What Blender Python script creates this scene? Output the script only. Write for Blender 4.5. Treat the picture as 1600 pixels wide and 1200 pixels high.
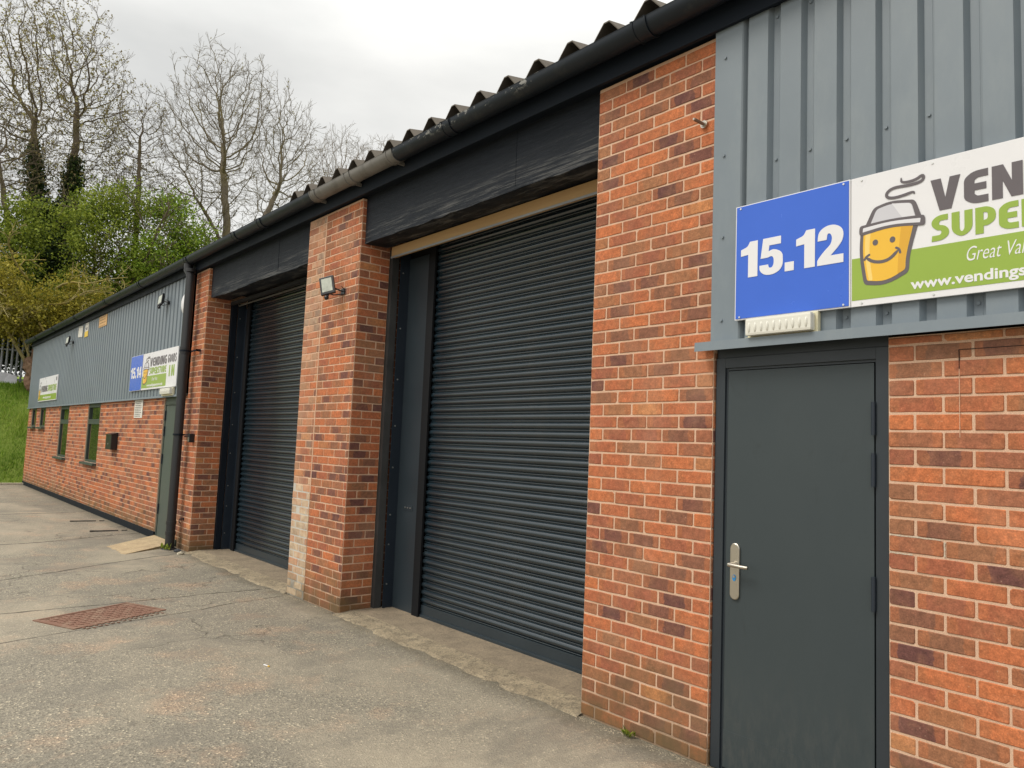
import bpy, bmesh, math, random
import numpy as np
from math import radians as R, sin, cos, pi
from mathutils import Vector, Matrix

for o in list(bpy.data.objects): bpy.data.objects.remove(o)
scene = bpy.context.scene
COL = scene.collection
# ------------------------------------------------------------------ camera
YAW, PITCH, ROLL, FPX = -0.862, 0.0859, 0.0407, 1160.2
cam = bpy.data.cameras.new("camera"); camo = bpy.data.objects.new("camera", cam); COL.objects.link(camo)
fw = Vector((sin(YAW)*cos(PITCH), cos(YAW)*cos(PITCH), sin(PITCH)))
rt = Vector((cos(YAW), -sin(YAW), 0)); up = rt.cross(fw)
rt2 = cos(ROLL)*rt + sin(ROLL)*up; up2 = -sin(ROLL)*rt + cos(ROLL)*up
m = Matrix((rt2, up2, -fw)).transposed().to_4x4(); m.translation = Vector((3.2019, -3.3935, 1.5824))
camo.matrix_world = m
cam.sensor_width = 36; cam.lens = FPX/1600*36; cam.clip_start = .05; cam.clip_end = 1500
scene.camera = camo
# ------------------------------------------------------------------ world: overcast sky
SUN_EL, SUN_AZ = 52, 200       # degrees; azimuth measured from +Y clockwise (light comes from the yard side)
w = bpy.data.worlds.new("World"); scene.world = w; w.use_nodes = True
nt = w.node_tree; nt.nodes.clear()
N = nt.nodes.new; L = nt.links.new
out = N('ShaderNodeOutputWorld'); mix = N('ShaderNodeMixShader'); bg1 = N('ShaderNodeBackground'); bg2 = N('ShaderNodeBackground')
sky = N('ShaderNodeTexSky'); sky.sky_type = 'NISHITA'; sky.sun_disc = False
sky.sun_elevation = R(SUN_EL); sky.sun_rotation = R(SUN_AZ)
L(sky.outputs[0], bg1.inputs[0]); bg1.inputs[1].default_value = .1
tc = N('ShaderNodeTexCoord'); sep = N('ShaderNodeSeparateXYZ'); L(tc.outputs['Generated'], sep.inputs[0])
mr = N('ShaderNodeMapRange'); mr.inputs[1].default_value = .45; mr.inputs[2].default_value = 1; mr.inputs[3].default_value = 1.0; mr.inputs[4].default_value = 2.9
L(sep.outputs[2], mr.inputs[0])
mp = N('ShaderNodeMapping'); mp.inputs['Scale'].default_value = (1.6, 1.6, 4.5); L(tc.outputs['Generated'], mp.inputs[0])
nz = N('ShaderNodeTexNoise'); nz.inputs['Scale'].default_value = 1.7; nz.inputs['Detail'].default_value = 6; nz.inputs['Roughness'].default_value = .5; L(mp.outputs[0], nz.inputs['Vector'])
cr = N('ShaderNodeValToRGB'); cr.color_ramp.elements[0].position = .32; cr.color_ramp.elements[0].color = (.58, .58, .56, 1)
cr.color_ramp.elements[1].position = .66; cr.color_ramp.elements[1].color = (.78, .77, .735, 1)
L(nz.outputs[0], cr.inputs[0]); L(cr.outputs[0], bg2.inputs[0]); L(mr.outputs[0], bg2.inputs[1])
mix.inputs[0].default_value = .93
L(bg1.outputs[0], mix.inputs[1]); L(bg2.outputs[0], mix.inputs[2]); L(mix.outputs[0], out.inputs[0])
sl = bpy.data.lights.new("sun", 'SUN'); sl.energy = 1.5; sl.angle = R(22); sl.color = (1, .93, .82)
so = bpy.data.objects.new("sun", sl); COL.objects.link(so)
sd = Vector((sin(R(SUN_AZ))*cos(R(SUN_EL)), cos(R(SUN_AZ))*cos(R(SUN_EL)), sin(R(SUN_EL))))
so.rotation_euler = sd.to_track_quat('Z', 'Y').to_euler()
scene.render.engine = 'CYCLES'
vs = scene.view_settings; vs.view_transform = 'Standard'; vs.look = 'None'; vs.exposure = 0.38; vs.gamma = 1
scene.render.resolution_x = 1024; scene.render.resolution_y = 768
try: scene.cycles.max_bounces = 6; scene.cycles.transparent_max_bounces = 8
except Exception: pass

# ------------------------------------------------------------------ materials
class M_:
    """tiny node helper"""
    def __init__(s, name, color=(.5,.5,.5), rough=.6, metal=0, spec=.5, coat=0):
        s.m = bpy.data.materials.new(name); s.m.use_nodes = True; s.t = s.m.node_tree
        s.b = s.t.nodes['Principled BSDF']
        s.b.inputs['Base Color'].default_value = (*color, 1); s.b.inputs['Roughness'].default_value = rough
        s.b.inputs['Metallic'].default_value = metal; s.b.inputs['Specular IOR Level'].default_value = spec
        s.b.inputs['Coat Weight'].default_value = coat
        s.tc = s.t.nodes.new('ShaderNodeTexCoord')
    def n(s, t, **k):
        x = s.t.nodes.new(t)
        for a, v in k.items():
            if a.startswith('i_'):
                x.inputs[a[2:].replace('_', ' ')].default_value = v
            else: setattr(x, a, v)
        return x
    def l(s, a, b): s.t.links.new(a, b)
    def noise(s, scale, detail=3, rough=.55, src=None, dist=0, mscale=None):
        x = s.n('ShaderNodeTexNoise'); x.inputs['Scale'].default_value = scale; x.inputs['Detail'].default_value = detail
        x.inputs['Roughness'].default_value = rough; x.inputs['Distortion'].default_value = dist
        src = src or s.tc.outputs['Object']
        if mscale:
            q = s.n('ShaderNodeMapping'); q.inputs['Scale'].default_value = mscale; s.l(src, q.inputs[0]); src = q.outputs[0]
        s.l(src, x.inputs['Vector']); return x.outputs[0]
    def ramp(s, src, stops, interp='LINEAR'):
        x = s.n('ShaderNodeValToRGB'); e = x.color_ramp.elements; x.color_ramp.interpolation = interp
        while len(e) < len(stops): e.new(.5)
        for i, (p, c) in enumerate(stops):
            e[i].position = p; e[i].color = (c, c, c, 1) if isinstance(c, (int, float)) else (*c, 1)
        s.l(src, x.inputs[0]); return x.outputs[0]
    def mix(s, fac, a, b, mode='MIX'):
        x = s.n('ShaderNodeMix', data_type='RGBA', blend_type=mode)
        for i, v in ((0, fac), (6, a), (7, b)):
            if isinstance(v, (int, float)): x.inputs[i].default_value = v if i == 0 else (v, v, v, 1)
            elif isinstance(v, tuple): x.inputs[i].default_value = (*v, 1)
            else: s.l(v, x.inputs[i])
        return x.outputs[2]
    def math(s, op, a, b=0, c=0):
        x = s.n('ShaderNodeMath', operation=op)
        for i, v in enumerate((a, b, c)):
            if isinstance(v, (int, float)): x.inputs[i].default_value = v
            else: s.l(v, x.inputs[i])
        return x.outputs[0]
    def bump(s, h, strength=.3, dist=.01, prev=None):
        x = s.n('ShaderNodeBump'); x.inputs['Strength'].default_value = strength; x.inputs['Distance'].default_value = dist
        s.l(h, x.inputs['Height'])
        if prev: s.l(prev, x.inputs['Normal'])
        s.l(x.outputs[0], s.b.inputs['Normal']); return x.outputs[0]
    def col(s, c): s.l(c, s.b.inputs['Base Color'])
    def rough(s, c): s.l(c, s.b.inputs['Roughness'])

def painted(name, c, rough=.4, var=.12, bump=.05, spec=.5, dirt=None, dirtamt=.25, scale=2.5):
    q = M_(name, c, rough, spec=spec)
    n1 = q.noise(scale, 5, .6); n2 = q.noise(60, 2)
    lo = tuple(v*(1-var) for v in c); hi = tuple(min(1, v*(1+var)) for v in c)
    cc = q.ramp(n1, [(.3, lo), (.7, hi)])
    if dirt:
        d = q.noise(5, 8, .7, mscale=(1, 1, .35)); dm = q.ramp(d, [(.5, 0.), (.75, dirtamt)])
        cc = q.mix(dm, cc, dirt)
    q.col(cc)
    q.rough(q.ramp(n1, [(.25, max(0, rough-.07)), (.75, min(1, rough+.1))]))
    if bump: q.bump(n2, bump, .002)
    return q.m

# brick, driven by a per-brick random attribute and the brick's own uv
def brick_mat(name, pale=0.0):
    q = M_(name, rough=.85, spec=.25)
    at = q.n('ShaderNodeAttribute', attribute_name='rnd')
    r = at.outputs['Fac']
    base = q.ramp(r, [(0, (.54, .178, .070)), (.2, (.47, .155, .068)), (.36, (.385, .130, .066)), (.5, (.32, .112, .066)), (.62, (.36, .165, .082)), (.73, (.25, .115, .068)), (.83, (.19, .080, .060)), (.93, (.135, .060, .054)), (1, (.56, .24, .095))])
    uv = q.n('ShaderNodeUVMap'); sp = q.n('ShaderNodeSeparateXYZ'); q.l(uv.outputs[0], sp.inputs[0])
    # offset the noise per brick
    vm = q.n('ShaderNodeVectorMath', operation='ADD'); cmb = q.n('ShaderNodeCombineXYZ'); m3 = q.math('MULTIPLY', r, 37.0)
    q.l(m3, cmb.inputs[0]); q.l(m3, cmb.inputs[1]); q.l(q.tc.outputs['Object'], vm.inputs[0]); q.l(cmb.outputs[0], vm.inputs[1])
    big = q.noise(9, 3, .6, src=vm.outputs[0]); fine = q.noise(150, 4, .7, src=vm.outputs[0]); mid = q.noise(38, 4, .65, src=vm.outputs[0])
    # ends of the bricks fired redder than the middle
    ex = q.math('ABSOLUTE', q.math('SUBTRACT', sp.outputs[0], .5))
    e = q.math('ADD', q.math('MULTIPLY', ex, 2.0), q.math('MULTIPLY', big, .7))
    em = q.ramp(e, [(.95, 0.), (1.45, .5)])
    c = q.mix(em, base, (.45, .16, .068))
    c = q.mix(q.ramp(big, [(.45, .0), (.75, .45)]), c, (.31, .155, .08))
    c = q.mix(.8, c, q.ramp(mid, [(.25, (.62, .62, .62)), (.7, (1.35, 1.3, 1.28))]), 'MULTIPLY')
    c = q.mix(.75, c, q.ramp(fine, [(.28, (.55, .55, .56)), (.55, (1, 1, 1)), (.75, (1.5, 1.45, 1.4))]), 'MULTIPLY')
    sp_ = q.noise(75, 2, .5, src=vm.outputs[0])
    c = q.mix(q.ramp(sp_, [(.70, 0.), (.78, .45)]), c, (.55, .36, .25))
    # large damp / pale stains over the wall
    st = q.noise(1.3, 5, .6)
    c = q.mix(q.ramp(st, [(.52, 0.), (.72, .22)]), c, (.58, .38, .26))
    st2 = q.noise(2.3, 5, .65, mscale=(1, 1, .4))
    c = q.mix(q.ramp(st2, [(.56, 0.), (.72, .35)]), c, (.20, .12, .08))
    # algae near the ground
    pos = q.n('ShaderNodeSeparateXYZ'); q.l(q.tc.outputs['Object'], pos.inputs[0])
    zz = q.math('ADD', pos.outputs[2], q.math('MULTIPLY', q.math('SUBTRACT', q.noise(4, 4), .5), .9))
    c = q.mix(q.ramp(zz, [(-.0, .8), (.42, 0.)]), c, (.13, .095, .045))
    pl = q.n('ShaderNodeAttribute', attribute_name='pale')
    pm = q.math('MULTIPLY', pl.outputs['Fac'], q.ramp(q.noise(14, 4, .6), [(.3, .35), (.6, 1.)]))
    c = q.mix(pm, c, q.mix(q.noise(6, 3), (.40, .34, .24), (.74, .56, .38)))
    q.col(c)
    b = q.bump(mid, .35, .004); q.bump(fine, .5, .0018, b)
    return q.m
def mortar_mat(name, a, b):
    q = M_(name, rough=.95, spec=.15)
    n = q.noise(7, 5, .6); f = q.noise(240, 3, .7)
    c = q.mix(n, a, b); c = q.mix(.6, c, q.ramp(f, [(.3, (.6, .6, .6)), (.7, (1.3, 1.3, 1.3))]), 'MULTIPLY')
    pos = q.n('ShaderNodeSeparateXYZ'); q.l(q.tc.outputs['Object'], pos.inputs[0])
    zz = q.math('ADD', pos.outputs[2], q.math('MULTIPLY', q.math('SUBTRACT', q.noise(4, 4), .5), .9))
    c = q.mix(q.ramp(zz, [(.0, .65), (.26, 0.)]), c, (.10, .08, .045))
    q.col(c); q.bump(f, .7, .003); return q.m
BRICK = brick_mat('fired_brick')
MORTAR = mortar_mat('sandy_mortar', (.56, .36, .24), (.74, .52, .38))
MORTARG = mortar_mat('grey_mortar', (.66, .64, .58), (.42, .39, .33))

def asphalt():
    q = M_('asphalt', rough=.9, spec=.3)
    O = q.tc.outputs['Object']
    fine = q.noise(95, 4, .75); mid = q.noise(20, 4, .6); big = q.noise(.55, 5, .6); b2 = q.noise(1.7, 6, .65)
    vo = q.n('ShaderNodeTexVoronoi', feature='F1'); vo.inputs['Scale'].default_value = 105; q.l(O, vo.inputs['Vector'])
    vc = q.n('ShaderNodeSeparateColor'); q.l(vo.outputs['Color'], vc.inputs[0])
    c = q.mix(q.ramp(big, [(.3, 0.), (.7, 1.)]), (.215, .196, .158), (.300, .272, .215))
    c = q.mix(q.ramp(b2, [(.52, 0.), (.66, .6)]), c, (.40, .28, .195))          # reddish worn patches
    b3 = q.noise(1.1, 5, .6, mscale=(1, 1, 5))
    c = q.mix(q.ramp(b3, [(.52, 0.), (.75, .45)]), c, (.19, .172, .142))
    stone = q.ramp(vc.outputs[0], [(0, (.50, .49, .48)), (.3, (.86, .86, .86)), (.8, (1.10, 1.08, 1.05)), (.94, (1.35, 1.32, 1.26)), (1, (2.5, 2.4, 2.2))])
    c = q.mix(.85, c, stone, 'MULTIPLY')
    c = q.mix(.9, c, q.ramp(fine, [(.3, (.55, .55, .55)), (.55, (1, 1, 1)), (.75, (1.4, 1.38, 1.3))]), 'MULTIPLY')
    p1 = q.noise(.33, 4, .55, mscale=(1, 2.2, 1), dist=.6)
    c = q.mix(q.ramp(p1, [(.44, 0.), (.60, .6)]), c, (.37, .32, .24))
    p2 = q.noise(.8, 6, .7, mscale=(1.6, 1, 1))
    c = q.mix(q.ramp(p2, [(.50, 0.), (.62, .62)]), c, (.170, .154, .126))
    ol = q.noise(2.6, 3, .5); c = q.mix(q.ramp(ol, [(.70, 0.), (.76, .55)]), c, (.09, .082, .07))
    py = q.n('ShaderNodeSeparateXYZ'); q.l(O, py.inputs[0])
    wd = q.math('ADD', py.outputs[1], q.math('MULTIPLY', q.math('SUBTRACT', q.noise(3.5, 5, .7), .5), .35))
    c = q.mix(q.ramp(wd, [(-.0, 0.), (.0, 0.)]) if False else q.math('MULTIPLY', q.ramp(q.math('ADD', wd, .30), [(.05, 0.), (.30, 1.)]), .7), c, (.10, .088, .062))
    # cracks
    wob = q.n('ShaderNodeVectorMath', operation='ADD'); nz = q.n('ShaderNodeTexNoise'); nz.inputs['Scale'].default_value = 3.2; nz.inputs['Detail'].default_value = 6
    q.l(O, nz.inputs['Vector']); sc = q.n('ShaderNodeVectorMath', operation='SCALE'); sc.inputs['Scale'].default_value = .5
    q.l(nz.outputs['Color'], sc.inputs[0]); q.l(O, wob.inputs[0]); q.l(sc.outputs[0], wob.inputs[1])
    px0 = q.n('ShaderNodeSeparateXYZ'); q.l(O, px0.inputs[0])
    ve = q.n('ShaderNodeTexVoronoi', feature='DISTANCE_TO_EDGE'); ve.inputs['Scale'].default_value = .62; q.l(wob.outputs[0], ve.inputs['Vector'])
    crk = q.ramp(ve.outputs['Distance'], [(.0, 1.), (.006, 0.)])
    crk = q.math('MULTIPLY', crk, q.ramp(q.math('MULTIPLY', q.noise(.7, 2), q.ramp(q.math('ADD', px0.outputs[0], 8.5), [(0, 1.), (1., 1.)])), [(.47, 0.), (.53, .8)]))
    crk = q.math('MULTIPLY', crk, q.math('LESS_THAN', px0.outputs[0], -2.2))
    px = q.n('ShaderNodeSeparateXYZ'); q.l(O, px.inputs[0])
    wn = q.math('MULTIPLY', q.math('SUBTRACT', q.noise(2.2, 5, .6), .5), .10)
    def seam(x0, slope, y0, w, lo=-9, hi=.3):
        # line x = x0 + slope*(y-y0)
        xx = q.math('SUBTRACT', px.outputs[0], q.math('MULTIPLY', q.math('SUBTRACT', px.outputs[1], y0), slope))
        d = q.math('ABSOLUTE', q.math('ADD', q.math('SUBTRACT', xx, x0), wn))
        a = q.math('LESS_THAN', d, q.math('MULTIPLY', q.ramp(q.noise(6, 3), [(.3, .25), (.7, 1.)]), w))
        return q.math('MULTIPLY', a, q.math('GREATER_THAN', px.outputs[1], lo))
    for s_ in (seam(-6.24, -.51, -2.23, .028), seam(-4.52, .0, -2, .022), seam(-3.62, -.25, -2, .016), seam(-9.4, -.3, -1, .04), seam(-13.2, -.2, -1, .05)):
        crk = q.math('MAXIMUM', crk, q.math('MULTIPLY', s_, 1.0))
    c = q.mix(q.math('MULTIPLY', crk, .8), c, (.035, .03, .025))
    q.col(c)
    h = q.math('ADD', q.math('MULTIPLY', vo.outputs['Distance'], 1.0), q.math('MULTIPLY', fine, .8))
    h = q.math('SUBTRACT', h, q.math('MULTIPLY', crk, 2.))
    q.bump(h, .75, .005)
    return q.m
ASPH = asphalt()
def concrete(name, a, b, wet=.0):
    q = M_(name, rough=.9, spec=.2)
    n = q.noise(5, 6, .65); f = q.noise(90, 4, .75); g = q.noise(24, 4, .6)
    c = q.mix(q.ramp(n, [(.3, 0.), (.7, 1.)]), a, b)
    c = q.mix(.9, c, q.ramp(f, [(.3, (.6, .6, .6)), (.7, (1.4, 1.38, 1.3))]), 'MULTIPLY')
    c = q.mix(q.ramp(g, [(.55, 0.), (.75, .5)]), c, tuple(v*.45 for v in a))
    q.col(c); q.bump(f, .8, .005); return q.m
def rough_conc():
    q = M_('rough_concrete', rough=.95, spec=.15)
    n = q.noise(4, 6, .7); f = q.noise(80, 4, .8); g = q.noise(16, 6, .75)
    c = q.mix(q.ramp(n, [(.35, 0.), (.65, 1.)]), (.24, .20, .145), (.43, .36, .255))
    c = q.mix(q.ramp(g, [(.46, 0.), (.60, .75)]), c, (.15, .13, .10))
    c = q.mix(.95, c, q.ramp(f, [(.3, (.5, .5, .5)), (.7, (1.5, 1.47, 1.4))]), 'MULTIPLY')
    q.col(c); b = q.bump(f, 1., .008); q.bump(g, .8, .015, b); return q.m
CONC = rough_conc()
CONCS = concrete('smooth_concrete', (.20, .165, .125), (.30, .245, .18))
RAMP_ = concrete('tan_screed', (.36, .275, .18), (.50, .39, .25))
KERB = concrete('kerb_concrete', (.42, .38, .30), (.55, .5, .4))

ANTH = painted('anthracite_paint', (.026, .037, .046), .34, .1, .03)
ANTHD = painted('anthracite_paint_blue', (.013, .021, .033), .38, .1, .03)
def door_paint():
    q = M_('door_paint', rough=.42, spec=.45)
    n = q.noise(1.6, 5, .6); c = q.mix(n, (.031, .043, .049), (.044, .057, .061))
    p = q.n('ShaderNodeSeparateXYZ'); q.l(q.tc.outputs['Object'], p.inputs[0])
    g = q.noise(30, 6, .75, mscale=(1, 1, .3)); low = q.ramp(q.math('ADD', p.outputs[2], q.math('MULTIPLY', n, .3)), [(.15, 1.), (.75, 0.)])
    c = q.mix(q.math('MULTIPLY', low, q.ramp(g, [(.45, 0.), (.75, .32)])), c, (.15, .14, .12))
    sc = q.noise(3.2, 6, .7, mscale=(2.5, 1, .7), dist=1.5); c = q.mix(q.ramp(sc, [(.60, 0.), (.72, .35)]), c, (.018, .024, .027))
    sp = q.noise(160, 2); c = q.mix(q.ramp(sp, [(.76, 0.), (.80, .35)]), c, (.16, .17, .17))
    q.col(c); q.rough(q.ramp(sc, [(.3, .36), (.7, .52)])); q.bump(q.noise(1.1, 2), .12, .03); return q.m
DOORM = door_paint()
DOORF = painted('frame_paint', (.024, .032, .040), .38, .06, .03)
SHUT = painted('shutter_paint', (.014, .025, .034), .15, .10, .0, spec=.95, dirt=(.055, .055, .052), dirtamt=.28, scale=1.5)
CLAD = painted('grey_cladding_paint', (.172, .208, .238), .42, .07, .04, dirt=(.24, .275, .29), dirtamt=.45, scale=1.2)
BLACKP = painted('black_gloss_paint', (.006, .010, .017), .6, .15, .1, spec=.2)
RUBBER = painted('black_rubber', (.003, .004, .006), .7, .1, 0, spec=.3)
DARK = painted('dark_interior', (.006, .006, .007), .9, .1, 0)
GREENF = painted('green_grey_frame', (.045, .062, .052), .45, .06, .02)
GREENS = painted('green_grey_door', (.065, .085, .075), .45, .05, .02)
SIGNW = painted('sign_white', (.74, .74, .76), .3, .02, 0)
SIGNB = painted('sign_blue', (.035, .125, .60), .22, .03, 0, spec=.6)
SIGNG = painted('sign_green', (.275, .40, .055), .3, .02, 0)
SIGNK = painted('sign_charcoal', (.115, .10, .108), .35, .02, 0)
SIGNY = painted('sign_amber', (.78, .46, .04), .3, .02, 0)
SIGNY2 = painted('sign_amber_light', (.84, .60, .17), .3, .02, 0)
SIGNY3 = painted('sign_amber_deep', (.66, .36, .03), .3, .02, 0)
SIGNLG = painted('sign_light_grey', (.56, .56, .60), .3, .02, 0)
SIGNLG2 = painted('sign_pale_grey', (.68, .68, .71), .3, .02, 0)
PAPER = painted('notice_paper', (.66, .64, .58), .6, .05, 0)
TANP = painted('tan_notice', (.62, .38, .17), .6, .06, 0)
YELP = painted('yellow_notice', (.75, .52, .06), .5, .06, 0)
STEEL = M_('satin_steel', (.55, .51, .44), .33, 1).m
GALV = painted('galvanised_steel', (.26, .28, .29), .45, .15, .1, spec=.6)
POSTM = painted('worn_grey_paint', (.045, .047, .048), .6, .3, .3, dirt=(.01, .01, .01), dirtamt=.7)
DRN = painted('dirty_iron', (.035, .032, .028), .8, .5, .4, dirt=(.16, .14, .11), dirtamt=.8, scale=9)
SCREW = M_('zinc_screw', (.75, .75, .72), .3, .9).m
BLUEC = painted('lock_blue', (.03, .22, .50), .25, .05, 0)
CREAM = painted('aged_cream_plastic', (.66, .62, .46), .35, .06, .05, dirt=(.62, .58, .25), dirtamt=.5)
LENS = painted('frosted_lens', (.46, .49, .42), .3, .25, .2, scale=14)
BLKPL = painted('black_plastic', (.012, .012, .014), .35, .1, 0)
def gutter_mat():
    q = M_('gutter_paint', rough=.45, spec=.3)
    n = q.noise(3, 5); c = q.mix(n, (.007, .012, .019), (.013, .018, .025))
    p = q.n('ShaderNodeSeparateXYZ'); q.l(q.tc.outputs['Object'], p.inputs[0])
    up_ = q.math('MULTIPLY', q.ramp(q.math('SUBTRACT', p.outputs[2], 4.0), [(.03, 0.), (.075, 1.)]), 1.)
    xr = q.math('MULTIPLY', q.math('GREATER_THAN', p.outputs[0], -2.4), q.math('LESS_THAN', p.outputs[0], -.35))
    k = q.noise(13, 7, .75, mscale=(.5, 1, 1)); km = q.ramp(k, [(.545, 0.), (.56, 1.)])
    msk = q.math('MULTIPLY', q.math('MULTIPLY', km, up_), xr)
    c = q.mix(q.math('MULTIPLY', msk, .85), c, (.34, .34, .32))
    d = q.ramp(q.noise(7, 6, .7), [(.55, 0.), (.8, .35)])
    c = q.mix(d, c, (.09, .09, .075))
    q.col(c); q.bump(q.noise(50, 3), .1, .002); return q.m
GUT = gutter_mat()
GUTG = painted('bare_grey_plastic', (.165, .160, .148), .6, .2, .1, dirt=(.06, .055, .045), dirtamt=.7)
def timber_black():
    q = M_('black_painted_timber', rough=.6, spec=.2)
    g = q.noise(7, 7, .7, mscale=(.55, 1, 7), dist=1.2)
    g2 = q.noise(30, 5, .75, mscale=(.5, 1, 4))
    c = q.mix(q.ramp(g, [(.35, 0.), (.75, 1.)]), (.005, .008, .013), (.017, .021, .029))
    p = q.n('ShaderNodeSeparateXYZ'); q.l(q.tc.outputs['Object'], p.inputs[0])
    lo = q.ramp(q.math('ADD', q.math('SUBTRACT', p.outputs[2], 3.5), q.math('MULTIPLY', q.math('SUBTRACT', g, .5), .5)), [(.0, .85), (.22, 0.)])
    gs = q.noise(12, 6, .75, mscale=(.16, 1, 5)); c = q.mix(q.math('MULTIPLY', lo, q.ramp(gs, [(.50, 0.), (.66, 1.)])), c, (.16, .16, .155))
    c = q.mix(q.ramp(gs, [(.6, 0.), (.75, .5)]), c, (.05, .052, .056))
    q.col(c); b = q.bump(g, .5, .006); q.bump(g2, .5, .003, b); return q.m
TIMB = timber_black()
def plywood():
    q = M_('raw_timber', rough=.7, spec=.3)
    g = q.noise(4, 6, .6, mscale=(.3, 2, 6), dist=.6)
    c = q.mix(g, (.36, .22, .10), (.52, .35, .17)); q.col(c); return q.m
PLY = plywood()
def roofm():
    q = M_('fibre_cement', rough=.95, spec=.15)
    c = q.mix(q.noise(5, 6, .7), (.075, .065, .055), (.17, .15, .125)); q.col(c); q.bump(q.noise(60, 4, .7), .5, .004); return q.m
ROOF = roofm()
def glass():
    q = M_('window_glass', (.012, .016, .013), .03, 0, .8); q.b.inputs['IOR'].default_value = 1.6
    q.bump(q.noise(1.2, 2), .05, .01); return q.m
GLASS = glass()
def rust():
    q = M_('rusty_iron', rough=.85, spec=.3)
    c = q.mix(q.noise(30, 6, .7), (.13, .065, .045), (.26, .145, .10)); c = q.mix(q.ramp(q.noise(6, 6, .7), [(.48, 0.), (.68, .6)]), c, (.30, .23, .165)); q.col(c); q.bump(q.noise(120, 3), .5, .003); return q.m
RUST = rust()
def bark(name, a, b, moss=(.16, .15, .05), ma=.4):
    q = M_(name, rough=.95, spec=.1)
    c = q.mix(q.noise(6, 5, .7), a, b); c = q.mix(q.ramp(q.noise(1.3, 4), [(.45, 0.), (.65, ma)]), c, moss); q.col(c)
    return q.m
BARK1 = bark('dark_bark', (.10, .08, .06), (.18, .145, .105))
BARK2 = bark('grey_bark', (.14, .118, .09), (.24, .205, .155), (.20, .17, .06), .6)
BARK3 = bark('lichen_bark', (.22, .19, .09), (.34, .29, .13), (.36, .27, .05), .6)
BARKP = bark('pale_twig', (.19, .16, .13), (.28, .23, .19), ma=.2)
def leafm(name, a, b, c_):
    q = M_(name, rough=.6, spec=.25)
    at = q.n('ShaderNodeAttribute', attribute_name='rnd')
    c = q.ramp(at.outputs['Fac'], [(0, a), (.5, b), (1, c_)])
    q.col(c)
    tr = q.n('ShaderNodeBsdfTranslucent'); q.l(c, tr.inputs[0]); mx = q.n('ShaderNodeMixShader'); mx.inputs[0].default_value = .35
    o = q.t.nodes['Material Output']; q.l(q.b.outputs[0], mx.inputs[1]); q.l(tr.outputs[0], mx.inputs[2]); q.l(mx.outputs[0], o.inputs[0])
    return q.m
LEAFG = leafm('hawthorn_leaf', (.08, .13, .018), (.23, .29, .035), (.40, .46, .075))
LEAFB = leafm('bright_leaf', (.09, .17, .016), (.22, .33, .03), (.40, .50, .07))
LEAFY = leafm('young_oak_leaf', (.14, .14, .025), (.31, .27, .035), (.48, .41, .06))
LEAFI = leafm('ivy_leaf', (.012, .03, .01), (.035, .065, .015), (.08, .12, .025))
LEAFO = leafm('bud_leaf', (.17, .125, .06), (.26, .22, .10), (.36, .34, .12))
GRASSB = leafm('grass_blade', (.09, .17, .014), (.18, .31, .022), (.38, .44, .09))
def earth_grass():
    q = M_('grassy_soil', rough=.95, spec=.1)
    c = q.mix(q.noise(1.2, 6, .65), (.10, .17, .022), (.26, .32, .07)); c = q.mix(.8, c, q.ramp(q.noise(40, 5, .8), [(.3, (.5, .5, .5)), (.7, (1.5, 1.5, 1.4))]), 'MULTIPLY')
    q.col(c); q.bump(q.noise(25, 6, .8), 1, .08); return q.m
BANK = earth_grass()
SOIL = concrete('bare_soil', (.13, .07, .045), (.22, .15, .10))

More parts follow.
